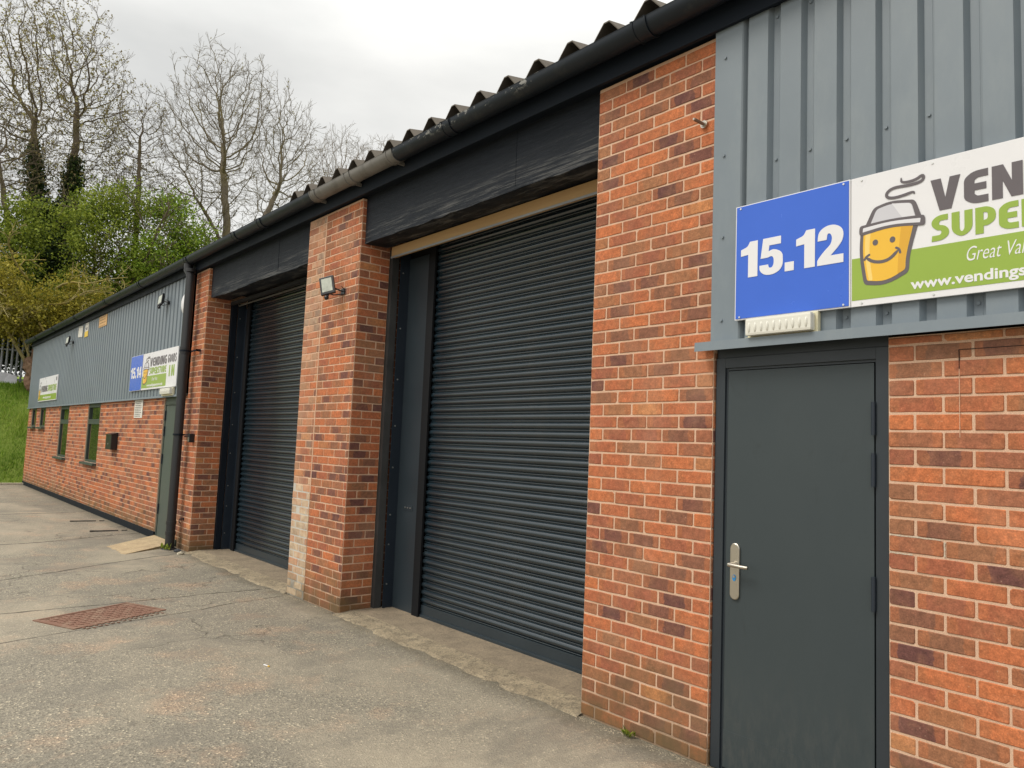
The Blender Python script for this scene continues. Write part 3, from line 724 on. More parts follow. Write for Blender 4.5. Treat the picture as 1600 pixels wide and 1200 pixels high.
# ---- steel doors
def door(x0, x1, ztop, leafmat, framemat, handle_right, name_label, hingeleft):
    yF = .018
    q = MB(); fw_ = .055
    q.box(x0, x0+fw_, yF, .06, .0, ztop, bev=.003); q.box(x1-fw_, x1, yF, .06, .0, ztop, bev=.003); q.box(x0+fw_, x1-fw_, yF, .06, ztop-fw_, ztop, bev=.003)
    q.box(x0+fw_, x0+fw_+.012, yF+.012, .06, .0, ztop-fw_, bev=.001); q.box(x1-fw_-.006, x1-fw_, yF+.012, .06, .0, ztop-fw_, bev=.001); q.box(x0+fw_+.012, x1-fw_-.006, yF+.012, .06, ztop-fw_-.012, ztop-fw_, bev=.001)
    q.box(x0-.0, x1, yF+.008, .06, ztop+.001, H1+.03, bev=.002)
    fr = q.build('steel_door', framemat, building); fr['label'] = name_label
    q = MB(); q.box(x0+fw_+.016, x1-fw_-.010, yF+.006, .055, .015, ztop-fw_-.016, bev=.003)
    q.box(x0+fw_+.016, x1-fw_-.010, yF+.0045, yF+.0062, .02, .20)
    q.build('door_leaf', leafmat, fr)
    boxo('frame_backing', RUBBER, fr, x0+.01, x1-.01, .056, .062, 0, H1, bev=0)
    hx = (x0+fw_+.012) if hingeleft else (x1-fw_-.008)
    for z in ((1.005, 1.55, 1.78) if not hingeleft else (.45, 1.2, 1.62, 1.86)):
        q = MB(); q.cyl((hx, yF-.008, z-.075), (hx, yF-.008, z+.075), .0095, n=12); q.box(hx-.008, hx+.008, yF-.002, yF+.008, z-.068, z+.068)
        q.build('hinge', ANTHD, fr)
    # handle: rounded backplate + lever
    cx = (x0+fw_+.075) if handle_right else (x1-fw_-.075)
    s_ = 1 if handle_right else -1
    zc = 1.0 if handle_right else 1.02
    q = MB(); pts = []; hw = .0265; hh = .142
    for i in range(13): pts.append((cx+hw*cos(pi*i/12), zc+hh-hw+hw*sin(pi*i/12)))
    for i in range(13): pts.append((cx-hw*cos(pi*i/12), zc-hh+hw-hw*sin(pi*i/12)))
    n = len(pts); y0 = yF+.006; y1 = yF-.004
    V = [(x, y0, z) for x, z in pts]+[(x, y1, z) for x, z in pts]+[(cx+(x-cx)*.88, y1-.003, zc+(z-zc)*.975) for x, z in pts]
    q.add(V, [(i, (i+1) % n, n+(i+1) % n, n+i) for i in range(n)]+[(n+i, n+(i+1) % n, 2*n+(i+1) % n, 2*n+i) for i in range(n)]+[tuple(range(2*n, 3*n))])
    zl = zc+.037
    q.cyl((cx, y1, zl), (cx, y1-.05, zl), .0105, n=14); q.cyl((cx-.0*s_, y1-.001, zl), (cx, y1-.012, zl), .016, n=16)
    q.tube([(cx-.004*s_, y1-.047, zl), (cx+.02*s_, y1-.052, zl), (cx+.07*s_, y1-.052, zl-.002), (cx+.105*s_, y1-.05, zl-.002)], [.011, .010, .009, .009], 12)
    h = q.build('handle', STEEL, fr); 
    q = MB(); zk = zc-.032
    bm = bmesh.new(); bmesh.ops.create_cone(bm, cap_ends=True, segments=24, radius1=.0095, radius2=.0095, depth=.004)
    q.addbm(bm, 0, Matrix.Translation((cx+.001, y1-.004, zk)) @ Matrix.Diagonal((1, 1, 1.75, 1)) @ Matrix.Rotation(pi/2, 4, 'X'))
    q.cyl((cx+.001, y1-.006, zk+.007), (cx+.001, y1-.0075, zk+.007), .0062, n=16, mi=1)
    q.build('lock_cylinder', [BLUEC, STEEL], fr)
    return fr
door(.905, XR-.004, 2.105, DOORM, DOORF, True, 'grey steel door with long steel handle plate', False)
door(DL0, DL1, 2.08, GREENS, GREENF, False, 'green grey steel door behind the drainpipe', True)

# ---- windows
for a, b, c, d, kind in wins:
    q = MB(); f = .05; y0, y1 = .02, .07
    q.box(a, a+f, y0, y1, c, d, bev=.004); q.box(b-f, b, y0, y1, c, d, bev=.004); q.box(a+f, b-f, y0, y1, c, c+f, bev=.004); q.box(a+f, b-f, y0, y1, d-f, d, bev=.004)
    if kind == 'tall':
        q.box(a+f, b-f, y0-.006, y1, 1.72, 1.79, bev=.004)
        q.box(a+f, a+f+.03, y0-.01, y1, 1.79, d-f, bev=.003); q.box(b-f-.03, b-f, y0-.01, y1, 1.79, d-f, bev=.003); q.box(a+f+.03, b-f-.03, y0-.01, y1, 1.79, 1.82, bev=.003); q.box(a+f+.03, b-f-.03, y0-.01, y1, d-f-.03, d-f, bev=.003)
    w_ = q.build('window', GREENF, building)
    if kind == 'tall':
        boxo('pane', GLASS, w_, a+f+.001, b-f-.001, .045, .052, c+f+.001, 1.719, bev=0); boxo('pane', GLASS, w_, a+f+.031, b-f-.031, .045, .052, 1.821, d-f-.031, bev=0)
    else: boxo('pane', GLASS, w_, a+f+.001, b-f-.001, .045, .052, c+f+.001, d-f-.001, bev=0)
    q = MB(); q.box(a-.05, b+.05, -.075, .06, c-.045, c-.002, bev=.005); q.build('sill', GREENF, w_)
    boxo('reveal', DARK, w_, a+.001, b-.001, .071, .09, c, d, bev=0)

# ------------------------------------------------------------------ lettering
def text_mesh(txt, size, x, y, z, mat, parent, bold=0., shear=0, sx=1., name='lettering', spacing=1., depth=.0006):
    cu = bpy.data.curves.new('t', 'FONT'); cu.body = txt; cu.size = size; cu.offset = bold*size; cu.shear = shear; cu.extrude = depth; cu.space_character = spacing; cu.resolution_u = 5
    to = bpy.data.objects.new('t', cu); COL.objects.link(to)
    dg = bpy.context.evaluated_depsgraph_get(); me = bpy.data.meshes.new_from_object(to.evaluated_get(dg))
    bpy.data.objects.remove(to)
    me.transform(Matrix.Translation((x, y, z)) @ Matrix.Rotation(pi/2, 4, 'X') @ Matrix.Diagonal((sx, 1, 1, 1)))
    me.materials.clear(); me.materials.append(mat); me.name = name
    o = bpy.data.objects.new(name, me); COL.objects.link(o); o.parent = parent
    return o
def shape_mesh(polys, mat, parent, name, y, T=None, depth=.0006, sub=0):
    """polys: list of closed outlines [(x,z)]; holes are handled by the curve fill"""
    cu = bpy.data.curves.new('s', 'CURVE'); cu.dimensions = '2D'; cu.fill_mode = 'BOTH'; cu.extrude = depth
    for pl in polys:
        sp = cu.splines.new('POLY'); sp.points.add(len(pl)-1); sp.use_cyclic_u = True
        for i, (a, b) in enumerate(pl):
            if T: a, b = T(a, b)
            sp.points[i].co = (a, b, 0, 1)
    to = bpy.data.objects.new('s', cu); COL.objects.link(to)
    dg = bpy.context.evaluated_depsgraph_get(); me = bpy.data.meshes.new_from_object(to.evaluated_get(dg)); bpy.data.objects.remove(to)
    me.transform(Matrix.Translation((0, y, 0)) @ Matrix.Rotation(pi/2, 4, 'X')); me.materials.clear(); me.materials.append(mat)
    o = bpy.data.objects.new(name, me); COL.objects.link(o); o.parent = parent; return o
def rnd(pl, r=.1, n=4):
    """round flagged corners: points (x,z) or (x,z,r)"""
    out_ = []; N_ = len(pl)
    for i, p in enumerate(pl):
        rr = p[2] if len(p) > 2 else 0
        if not rr: out_.append((p[0], p[1])); continue
        a = Vector(pl[i-1][:2]); b = Vector(p[:2]); c = Vector(pl[(i+1) % N_][:2])
        d1 = (a-b).normalized()*min(rr, (a-b).length*.5); d2 = (c-b).normalized()*min(rr, (c-b).length*.5)
        for k in range(n+1):
            t = k/n; out_.append(tuple((b+d1)*(1-t)**2+b*2*t*(1-t)+(b+d2)*t*t))
    return out_
# heavy squared capitals, cap height 1
GL = {
'V': (.86, [[(0, 1), (.30, 1), (.43, .38), (.56, 1), (.86, 1), (.60, 0), (.26, 0)]]),
'E': (.66, [[(.66, 1), (.24, 1, .22), (0, .80, .1), (0, .18, .1), (.24, 0, .22), (.66, 0), (.66, .22), (.36, .22, .08), (.29, .30), (.29, .40), (.61, .40), (.61, .61), (.29, .61), (.29, .70), (.36, .78, .08), (.66, .78)]]),
'N': (.80, [[(0, 0), (0, 1), (.30, 1), (.52, .48), (.52, 1), (.80, 1), (.80, 0), (.50, 0), (.28, .52), (.28, 0)]]),
'D': (.76, [[(0, 0), (0, 1), (.45, 1, .1), (.76, .78, .25), (.76, .22, .25), (.45, 0, .1)], [(.29, .2), (.40, .2, .05), (.47, .3, .1), (.47, .7, .1), (.40, .8, .05), (.29, .8)]]),
'I': (.29, [[(0, 0), (0, 1), (.29, 1), (.29, 0)]]),
'G': (.74, [[(.70, 1), (.28, 1, .25), (0, .80, .1), (0, .2, .1), (.28, 0, .25), (.74, 0), (.74, .56), (.40, .56), (.40, .38), (.46, .38), (.46, .2), (.36, .2, .08), (.29, .3), (.29, .7), (.36, .79, .08), (.70, .79)]]),
'S': (.66, [[(.62, 1), (.24, 1, .2), (0, .82, .12), (0, .60, .12), (.2, .42, .15), (.36, .40, .05), (.38, .30, .05), (.32, .22, .05), (.02, .22), (.0, 0), (.40, 0, .2), (.66, .18, .12), (.66, .42, .12), (.48, .58, .12), (.30, .61, .05), (.28, .71, .05), (.34, .78, .05), (.62, .78)]]),
'U': (.76, [[(0, 1), (.29, 1), (.29, .3, .1), (.38, .2, .1), (.47, .3, .1), (.47, 1), (.76, 1), (.76, .25, .2), (.38, -.02, .3), (0, .25, .2)]]),
'P': (.72, [[(0, 0), (0, 1), (.42, 1, .1), (.72, .84, .2), (.72, .44, .2), (.45, .28, .1), (.29, .28), (.29, 0)], [(.29, .50), (.38, .50, .05), (.44, .56, .05), (.44, .74, .05), (.38, .79, .05), (.29, .79)]]),
'R': (.74, [[(0, 0), (0, 1), (.42, 1, .1), (.72, .84, .2), (.72, .50, .2), (.58, .36), (.74, 0), (.43, 0), (.31, .32), (.29, .32), (.29, 0)], [(.29, .52), (.38, .52, .05), (.44, .58, .05), (.44, .74, .05), (.38, .79, .05), (.29, .79)]]),
'T': (.68, [[(0, 1), (.68, 1), (.68, .78), (.485, .78), (.485, 0), (.195, 0), (.195, .78), (0, .78)]]),
'O': (.76, [[(.3, 1, .15), (0, .78, .2), (0, .22, .2), (.3, 0, .15), (.46, 0, .15), (.76, .22, .2), (.76, .78, .2), (.46, 1, .15)], [(.36, .79, .05), (.40, .79, .05), (.47, .7, .05), (.47, .3, .05), (.40, .21, .05), (.36, .21, .05), (.29, .3, .05), (.29, .7, .05)]]),
}
GL.update({
'1': (.50, [[(.50, 0), (.50, 1), (.27, 1), (.20, .87, .06), (0, .80), (0, .62), (.22, .64), (.22, 0)]]),
'2': (.66, [[(0, 0), (0, .14, .05), (.16, .34, .1), (.36, .52, .1), (.38, .70, .06), (.33, .80, .05), (.26, .80, .05), (.24, .64), (.01, .64), (.03, .88, .14), (.22, 1.01, .14), (.46, 1.01, .16), (.66, .86, .14), (.66, .58, .14), (.50, .38, .08), (.34, .22), (.66, .22), (.66, 0)]]),
'5': (.66, [[(.10, 1), (.61, 1), (.61, .79), (.28, .79), (.26, .63), (.40, .68, .1), (.66, .56, .14), (.67, .14, .16), (.45, -.02, .16), (.16, -.02, .16), (0, .12, .1), (0, .27), (.25, .27), (.27, .17, .05), (.36, .17, .05), (.41, .26, .07), (.41, .42, .07), (.35, .50, .06), (.24, .46, .04), (.03, .46)]]),
'4': (.68, [[(.60, 0), (.60, .22), (.68, .22), (.68, .41), (.60, .41), (.60, 1), (.36, 1), (0, .44), (0, .22), (.35, .22), (.35, 0)], [(.35, .41), (.35, .70), (.16, .41)]]),
'.': (.25, [[(0, 0), (0, .24), (.25, .24), (.25, 0)]]),
})
def word(w_, x, z, h, y, mat, parent, width=None, gap=.10, name='lettering'):
    tot = sum(GL[c][0] for c in w_)+gap*(len(w_)-1); k = h if width is None else width/tot
    polys = []; cx = 0
    for c in w_:
        for pl in GL[c][1]: polys.append([(x+(cx+p[0])*k, z+p[1]*h) for p in rnd(pl)])
        cx += GL[c][0]+gap
    return shape_mesh(polys, mat, parent, name, y)
def cup_logo(x0, z0, W_, H_, y, parent):
    """x0,z0 lower left of a W_ x H_ box: steam, lid, band, cup, face (the shop's logo)"""
    T = lambda a, b: (x0+a*W_, z0+b*H_)
    asp = H_/W_
    def poly(p, m_, dy, nm='logo_print'): return shape_mesh([rnd(p)], m_, parent, nm, y-dy, T, depth=.0003)
    def stroke(p, wd, m_, dy, nm='logo_print'):
        P = [Vector(T(*a)) for a in p]
        # smooth
        for _ in range(2):
            Q = [P[0]]
            for a, b in zip(P[:-1], P[1:]): Q += [a*.75+b*.25, a*.25+b*.75]
            P = Q+[P[-1]]
        Lf = []; Rt = []; n = len(P)
        for i, p_ in enumerate(P):
            d = (P[min(i+1, n-1)]-P[max(i-1, 0)]).normalized(); nn = Vector((-d.y, d.x)); t = i/(n-1); ww = wd*W_*.5*(1 if not isinstance(nm, tuple) else 1)*min(1, .35+4*min(t, 1-t))
            Lf.append(tuple(p_+nn*ww)); Rt.append(tuple(p_-nn*ww))
        # ribbon quads
        q = MB(); V = []
        for l, r_ in zip(Lf, Rt): V += [(l[0], y-dy, l[1]), (r_[0], y-dy, r_[1])]
        q.add(V, [(2*i, 2*i+1, 2*i+3, 2*i+2) for i in range(n-1)]); return q.build('logo_print', m_, parent)
    K = SIGNK
    poly([(.20, .735), (.24, .62), (.26, .735), (.06, .49, .02)][:0] or [(.10, .555, .02), (.24, .735, .05), (.50, .775, .2), (.86, .735, .05), (.95, .57, .02), (.90, .535)], K, .0010)
    poly([(.18, .56), (.29, .715, .04), (.52, .745, .2), (.81, .71, .04), (.87, .565)], SIGNLG, .0016)
    poly([(.52, .742), (.80, .708, .04), (.86, .565), (.70, .562)], SIGNLG2, .0020)
    poly([(.04, .05), (.06, .0)][:0] or [(.04, .52), (.015, .30, .2), (.09, .0, .05), (.42, -.035, .2), (.77, .065, .06), (.775, .22, .2), (.91, .52)], K, .0008)
    poly([(.09, .52), (.070, .30, .2), (.14, .035, .03), (.43, .005, .2), (.715, .095, .03), (.72, .22, .2), (.84, .52)], SIGNY, .0014)
    poly([(.12, .52), (.10, .30, .2), (.17, .035, .02), (.23, .03, .02), (.17, .30, .2), (.20, .52)], SIGNY2, .0018)
    poly([(.66, .52), (.62, .3, .2), (.60, .06, .02), (.705, .095, .02), (.71, .22, .2), (.83, .52)], SIGNY3, .0018)
    poly([(.02, .49, .03), (.02, .58, .04), (.50, .60, .3), (1.0, .575, .04), (1.0, .48, .03), (.90, .485), (.50, .52, .3), (.10, .485)], K, .0022)
    poly([(.075, .515), (.08, .555, .01), (.50, .576, .3), (.94, .550, .01), (.93, .51), (.50, .547, .3)], SIGNLG2, .0026)
    for ex in (.27, .53):
        n = 20; pl = [(x0+W_*ex+.042*W_*cos(2*pi*i/n), z0+H_*.395+.042*W_*1.15*sin(2*pi*i/n)) for i in range(n)]
        shape_mesh([pl], K, parent, 'logo_print', y-.0022, depth=.0003)
    stroke([(.13, .26), (.22, .215), (.36, .195), (.50, .215), (.61, .285)], .05, K, .0024)
    stroke([(.10, .235), (.12, .265), (.19, .29)], .035, K, .0027); stroke([(.57, .315), (.63, .295), (.645, .25)], .035, K, .0027)
    stroke([(.66, .97), (.66, .92), (.86, .915), (.98, .96), (.98, .895), (.80, .88), (.55, .895), (.44, .86), (.44, .81), (.56, .79), (.72, .80), (.84, .815), (.85, .79)], .045, K, .0012)

def sign_15(xl, z0, z1, number, words_x, full_w, goods, label, grp=None):
    root = empty('shop_sign', (xl, -.04, z0)); tag(root, label, 'sign', grp)
    def P(name, mat, a, b, c, d, y0, y1, bev=.001):
        q = MB(); q.box(a, b, y0, y1, c, d, bev=bev)
        if name != 'backing':
            for x in ((.03, .57) if name == 'number_panel' else (.65, .95, 1.35, full_w-.03)):
                for z in (.014, H-.016): q.cyl((x, y0+.001, z), (x, y0-.003, z), .005, n=8, mi=1)
        return q.build(name, [mat, SCREW], root)
    H = z1-z0
    P('backing', SIGNW, 0, .6, 0, H, -.018, 0); P('number_panel', SIGNB, .006, .594, .006, H-.005, -.021, -.0182, .0012)
    P('main_panel', SIGNW, .602, full_w, -.0, H, -.014, 0)
    q = MB(); yg = -.0147
    gx1 = full_w-.02 if not goods else goods
    shape_mesh([[(.606, .028), (gx1, .028), (gx1, .222), (.606, .222)]], SIGNG, root, 'green_band', -.0149, depth=.0003)
    word(number, .035, .215, .185, -.0222, SIGNW, root, width=.535, gap=.06, name='number')
    cup_logo(.635, .095, .285, .47, -.0152, root)
    ww = .735
    word('VENDING', .942, .370, .138, -.0153, SIGNK, root, width=ww)
    word('SUPERSTORE', .945, .240, .110, -.0153, SIGNG, root, width=ww if goods else .81)
    text_mesh('Great Value', .086, 1.07, -.0157, .135, SIGNW, root, bold=-.006, shear=.3, sx=.62, name='lettering')
    text_mesh('www.vendingsuperstore.co.uk', .062, .862, -.0157, .048, SIGNW, root, bold=.024, sx=.93 if goods else 1.17, name='lettering')
    if goods:
        word('GOODS', goods+.03, .375, .13, -.0153, SIGNK, root, width=full_w-goods-.08, gap=.18); word('IN', goods+.10, .165, .17, -.0153, SIGNG, root, width=.22, gap=.32)
    return root
sign_15(1.06, 2.285, 2.885, '15.12', 0, 1.98, None, 'large sign with blue 15.12 number panel above the grey steel door')
sg = sign_15(-10.86, 2.285, 2.885, '15.14', 0, 2.12, 1.70, 'sign with blue 15.14 panel and the words GOODS IN, left of the drainpipe'); sg.scale = (1.22, 1, 1)
# far sign: one panel
root = empty('shop_sign', (-20.2, -.04, 2.3)); tag(root, 'white sign with green strip at the far left end of the cladding', 'sign')
q = MB(); q.box(0, 2.6, -.015, 0, 0, .62, bev=.001); q.build('main_panel', SIGNW, root)
shape_mesh([[(.02, .02), (2.58, .02), (2.58, .17), (.02, .17)]], SIGNG, root, 'green_band', -.0158, depth=.0003)
cup_logo(.04, .04, .30, .50, -.0162, root)
word('VENDING', .40, .24, .16, -.0162, SIGNK, root, width=.9); word('SUPERSTORE', 1.35, .24, .16, -.0162, SIGNG, root, width=1.15)
text_mesh('www.vendingsuperstore.co.uk', .09, .75, -.0165, .065, SIGNW, root, bold=.02, sx=1.0)
boxo('small_mark', SIGNK, root, 2.38, 2.5, -.0165, -.0148, .48, .57, bev=0)

# ------------------------------------------------------------------ small fixtures
def floodlight(label):
    r = empty('floodlight', (0, 0, 0)); tag(r, label, 'floodlight', 'black floodlights on the wall')
    RM = Matrix.Translation((-.055, -.16, .05)) @ Matrix.Rotation(R(42), 4, 'Z') @ Matrix.Rotation(R(-15), 4, 'Y') @ Matrix.Rotation(R(-12), 4, 'X')
    def tb(name, mat, *b, bev=.004):
        q = MB(); q.box(*b, bev=bev); o = q.build(name, mat, r); o.data.transform(RM); return o
    tb('housing', BLKPL, -.082, .082, -.018, .016, -.105, .105)
    tb('lens', LENS, -.060, .060, -.0195, -.0165, -.078, .082, bev=.001)
    q = MB(); 
    for k in range(6): q.box(-.06+k*.024, -.055+k*.024, .016, .03, -.08, .08)
    o = q.build('cooling_fins', BLKPL, r); o.data.transform(RM)
    q = MB(); q.box(-.018, .062, -.012, .0, -.035, .035, bev=.003)
    q.tube([(.02, -.005, .0), (.0, -.08, .02), (-.03, -.14, .04)], .009, 8); q.tube([(.045, -.01, .02), (.06, -.05, .05)], .004, 6)
    q.tube([(.02, -.01, -.03), (-.01, -.10, -.05), (-.03, -.16, -.04)], .007, 8); q.build('bracket', BLKPL, r)
    q = MB(); q.tube([(-.03, -.15, -.04), (-.03, -.165, -.07)], .012, 8)
    bm = bmesh.new(); bmesh.ops.create_uvsphere(bm, u_segments=14, v_segments=8, radius=.026); q.addbm(bm, 0, Matrix.Translation((-.03, -.175, -.09)), True); q.build('motion_sensor', BLKPL, r)
    return r
def copy_tree(o, parent=None):
    c = o.copy(); COL.objects.link(c)
    if parent: c.parent = parent
    for ch in [x for x in bpy.data.objects if x.parent == o]: copy_tree(ch, c)
    return c
fl = floodlight('black floodlight on the brick pier between the two shutters'); fl.location = (-3.36, -.003, 3.04); fl.scale = (.88, .88, .88)
f2 = copy_tree(fl); f2.location = (-9.0, -.034, 3.62); f2['label'] = 'black floodlight on grey cladding above the GOODS IN sign'
f3 = copy_tree(fl); f3.location = (-16.2, -.034, 3.58); f3['label'] = 'black floodlight far left on grey cladding, nearest the building end'
f2.rotation_euler = (0, 0, R(-32)); f3.rotation_euler = (0, 0, R(-28))

def bulkhead(x0, x1, z0, z1, label):
    r = empty('bulkhead_light', (x0, -.034, z0)); tag(r, label, 'light', 'cream bulkhead lights'); W_ = x1-x0; H_ = z1-z0
    q = MB(); q.box(0, W_, -.03, 0, 0, H_, bev=.006); q.box(-.012, W_+.004, -.036, -.004, -.006, .014, bev=.004); q.build('casing', CREAM, r)
    q = MB(); q.box(.012, W_-.012, -.075, -.03, .016, H_-.008, bev=.012)
    n = 10
    for i in range(n):
        cx = .035+(W_-.07)*i/(n-1); bm = bmesh.new(); bmesh.ops.create_uvsphere(bm, u_segments=10, v_segments=8, radius=.013)
        q.addbm(bm, 0, Matrix.Translation((cx, -.073, H_*.5)) @ Matrix.Diagonal((.6, .7, 2.0, 1)), True)
    q.build('ribbed_cover', M_('prismatic_cover', (.70, .69, .62), .18).m, r)
    return r
bulkhead(1.14, 1.51, 2.175, 2.285, 'cream ribbed emergency light under the blue 15.12 panel')
bulkhead(-8.88, -8.36, 2.16, 2.275, 'cream emergency light under the GOODS IN sign')

# post box
r = empty('post_box', (-12.0, 0, 1.26)); tag(r, 'black steel post box on the brick wall left of the green door', 'post box')
q = MB(); q.box(0, .40, -.11, -.003, 0, .27, bev=.008); q.build('box_body', BLKPL, r)
q = MB(); q.add([(-.01, -.12, .275), (.41, -.12, .275), (.41, 0, .31), (-.01, 0, .31), (-.01, -.12, .262), (.41, -.12, .262), (.41, 0, .262), (-.01, 0, .262)], [(0, 1, 2, 3), (0, 4, 5, 1), (0, 3, 7, 4), (1, 5, 6, 2), (4, 7, 6, 5)]); q.build('lid', BLKPL, r)
q = MB(); q.cyl((.2, -.111, .1), (.2, -.116, .1), .012, n=12); q.build('lock', SCREW, r)
# notices
def notice(x0, x1, z0, z1, y, mat, label, lines=6, cat='notice', ink=SIGNK, tri=False, tilt=0):
    r = empty('notice_board', (x0, y, z0)); tag(r, label, cat); W_ = x1-x0; H_ = z1-z0
    q = MB(); q.box(0, W_, -.006, 0, 0, H_, bev=.001); q.build('sheet', mat, r)
    q = MB(); rr = random.Random(lines)
    for i in range(lines):
        z = H_*(.9-.8*i/max(1, lines-1)); a = W_*.1; b = W_*(.9-rr.random()*.15); h = H_*.022
        if tri and i in (2, 3): continue
        x = a
        while x < b:
            l = rr.uniform(.03, .1)*W_/.4; q.box(x, min(x+l, b), -.0068, -.006, z-h, z+h); x += l+.02
    if tri:
        q.add([(W_*.2, -.007, H_*.5), (W_*.8, -.007, H_*.5), (W_*.5, -.007, H_*.72)], [(0, 1, 2)])
    q.build('print', ink, r); r.rotation_euler = (0, tilt, 0); return r
notice(-10.62, -10.12, 1.83, 2.13, -.003, PAPER, 'white notice with rows of print on the brick wall under the 15.14 sign', 9)
notice(-13.75, -13.08, 3.68, 3.90, -.034, TANP, 'tan coloured notice under the eaves, rightmost of three', 4, ink=BARK1)
notice(-15.05, -14.72, 3.60, 3.90, -.034, PAPER, 'narrow white and yellow warning strip under the eaves', 4, tri=True)
o_ = boxo('yellow_patch', YELP, [x for x in bpy.data.objects if x.get('label', '').startswith('narrow white')][0], .0, .33, -.0085, -.0072, .0, .12, bev=0)
notice(-15.75, -15.3, 3.66, 3.90, -.034, PAPER, 'plain white weathered notice under the eaves, leftmost of three', 1, tilt=R(3))
# alarm box, mostly behind the drainpipe
r = empty('alarm_box', (-8.16, -.034, 3.5)); tag(r, 'white rounded alarm box partly behind the drainpipe', 'alarm')
q = MB(); bm = bmesh.new(); bmesh.ops.create_uvsphere(bm, u_segments=24, v_segments=12, radius=1); q.addbm(bm, 0, Matrix.Diagonal((.12, .06, .16, 1)), True); q.build('cover', SIGNW, r)
q = MB(); q.cyl((0, .0, 0), (0, -.01, 0), .13, n=24); q.build('backplate', SIGNLG, r)
# key box on far pier, small hook, wall bolt
r = empty('key_safe', (-7.46, -.02, 1.55)); tag(r, 'small grey key safe on the brick pier right of the drainpipe', 'key safe')
q = MB(); q.box(-.03, .035, -.05, .02, -.07, .05, bev=.01); q.build('box_body', BLKPL, r); boxo('front_plate', STEEL, r, -.022, .027, -.055, -.049, -.06, .0, bev=.002); q = MB(); q.box(-.26, -.02, -.03, -.015, .0, .014); q.build('arm', BLACKP, r)
q = MB(); q.cyl((0, .0, 0), (0, -.012, 0), .022, n=16); q.cyl((0, -.012, 0), (0, -.018, 0), .016, n=6); q.cyl((0, -.018, 0), (0, -.095, 0), .009, n=12, mi=1); q.cyl((0, -.095, 0), (0, -.105, 0), .006, n=10)
o = q.build('wall_bolt', [STEEL, RUST]); o.location = (.815, -.002, 3.43); tag(o, 'threaded bolt sticking out of the near brick pier, high beside the cladding', 'bolt')
q = MB(); q.cyl((0, 0, 0), (0, -.05, 0), .007, n=8); q.tube([(0, -.05, 0), (.0, -.06, -.02), (0, -.05, -.05), (0, -.035, -.06)], .006, 6); q.cyl((0, 0, 0), (0, -.006, 0), .02, n=12)
o = q.build('wall_hook', BLACKP); o.location = (-7.62, -.002, .42); tag(o, 'small dark hook low on the brick pier beside the drainpipe', 'hook')

# ------------------------------------------------------------------ ground
q = MB(); n = 60
rr = random.Random(2); V = []; xs = [-21.6+i*(9+21.6)/n for i in range(n+1)]; ys = [.60-(i/n)**1.6*16 for i in range(n+1)]
for y in ys:
    for x in xs:
        d = min(1, max(0, -y/1.2)); V.append((x, y, -.0065 if abs(x+4.06) < 1.1 and abs(y+1.74) < .9 else d*(.010*sin(x*1.3+y)+.012*sin(y*1.9+x*.6)-.006)+ -.004*(1-d)))
q.add(V, [(j*(n+1)+i, j*(n+1)+i+1, (j+1)*(n+1)+i+1, (j+1)*(n+1)+i) for j in range(n) for i in range(n)], 0, True)
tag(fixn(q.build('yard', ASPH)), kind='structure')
q = MB(); q.add([(-400, -400, -.05), (400, -400, -.05), (400, 400, -.05), (-400, 400, -.05)], [(0, 1, 2, 3)]); tag(q.build('ground', ASPH), kind='structure')
q = MB()
for i in range(30):
    y1 = .4-i*.92; q.box(-21.78, -21.64, y1-.91, y1, -.05, .045, bev=.01)
tag(q.build('kerb', KERB), kind='structure')
def hz(x, y):
    d = -21.75-x
    if d < 0: return .02
    s_ = 3.25*(1-math.exp(-((d/3.6)**1.7))) if d < 7 else 3.25*(1-math.exp(-((7/3.6)**1.7)))+(d-7)*.06
    return .02+s_+.10*sin(x*1.1+y*.7)*min(1, d/2)+.05*sin(x*2.7-y*1.9)*min(1, d/2)
q = MB(); V = []; nx, ny = 70, 90
for j in range(ny+1):
    y = -40+j*(100)/ny
    for i in range(nx+1):
        x = -21.75-(i/nx)**1.7*120; V.append((x, y, hz(x, y)))
q.add(V, [(j*(nx+1)+i, j*(nx+1)+i+1, (j+1)*(nx+1)+i+1, (j+1)*(nx+1)+i) for j in range(ny) for i in range(nx)], 0, True)
tag(fixn(q.build('grass_bank', BANK)), kind='structure')
q = MB(); V = []
rg = random.Random(8)
rn = []
for i in range(42000):
    x = -21.8-rg.random()**.8*7.0; y = rg.uniform(-4.5, 2.6); z = hz(x, y)-.01
    a = rg.uniform(0, 6.28); h = rg.uniform(.05, .15)*(1.35 if sin(x*3+y*2.2)+sin(y*4.1) > .7 else 1); wd = rg.uniform(.006, .014); ln = rg.uniform(-.06, .06); ln2 = rg.uniform(-.06, .06)
    q.add([(x-cos(a)*wd, y-sin(a)*wd, z), (x+cos(a)*wd, y+sin(a)*wd, z), (x+ln, y+ln2, z+h)], [(0, 1, 2)]); rn.append(min(1, max(0, rg.gauss(.45+.25*sin(x*1.7+y), .25))))
q.attr = {'rnd': rn}; tag(q.build('grass', GRASSB), kind='stuff')
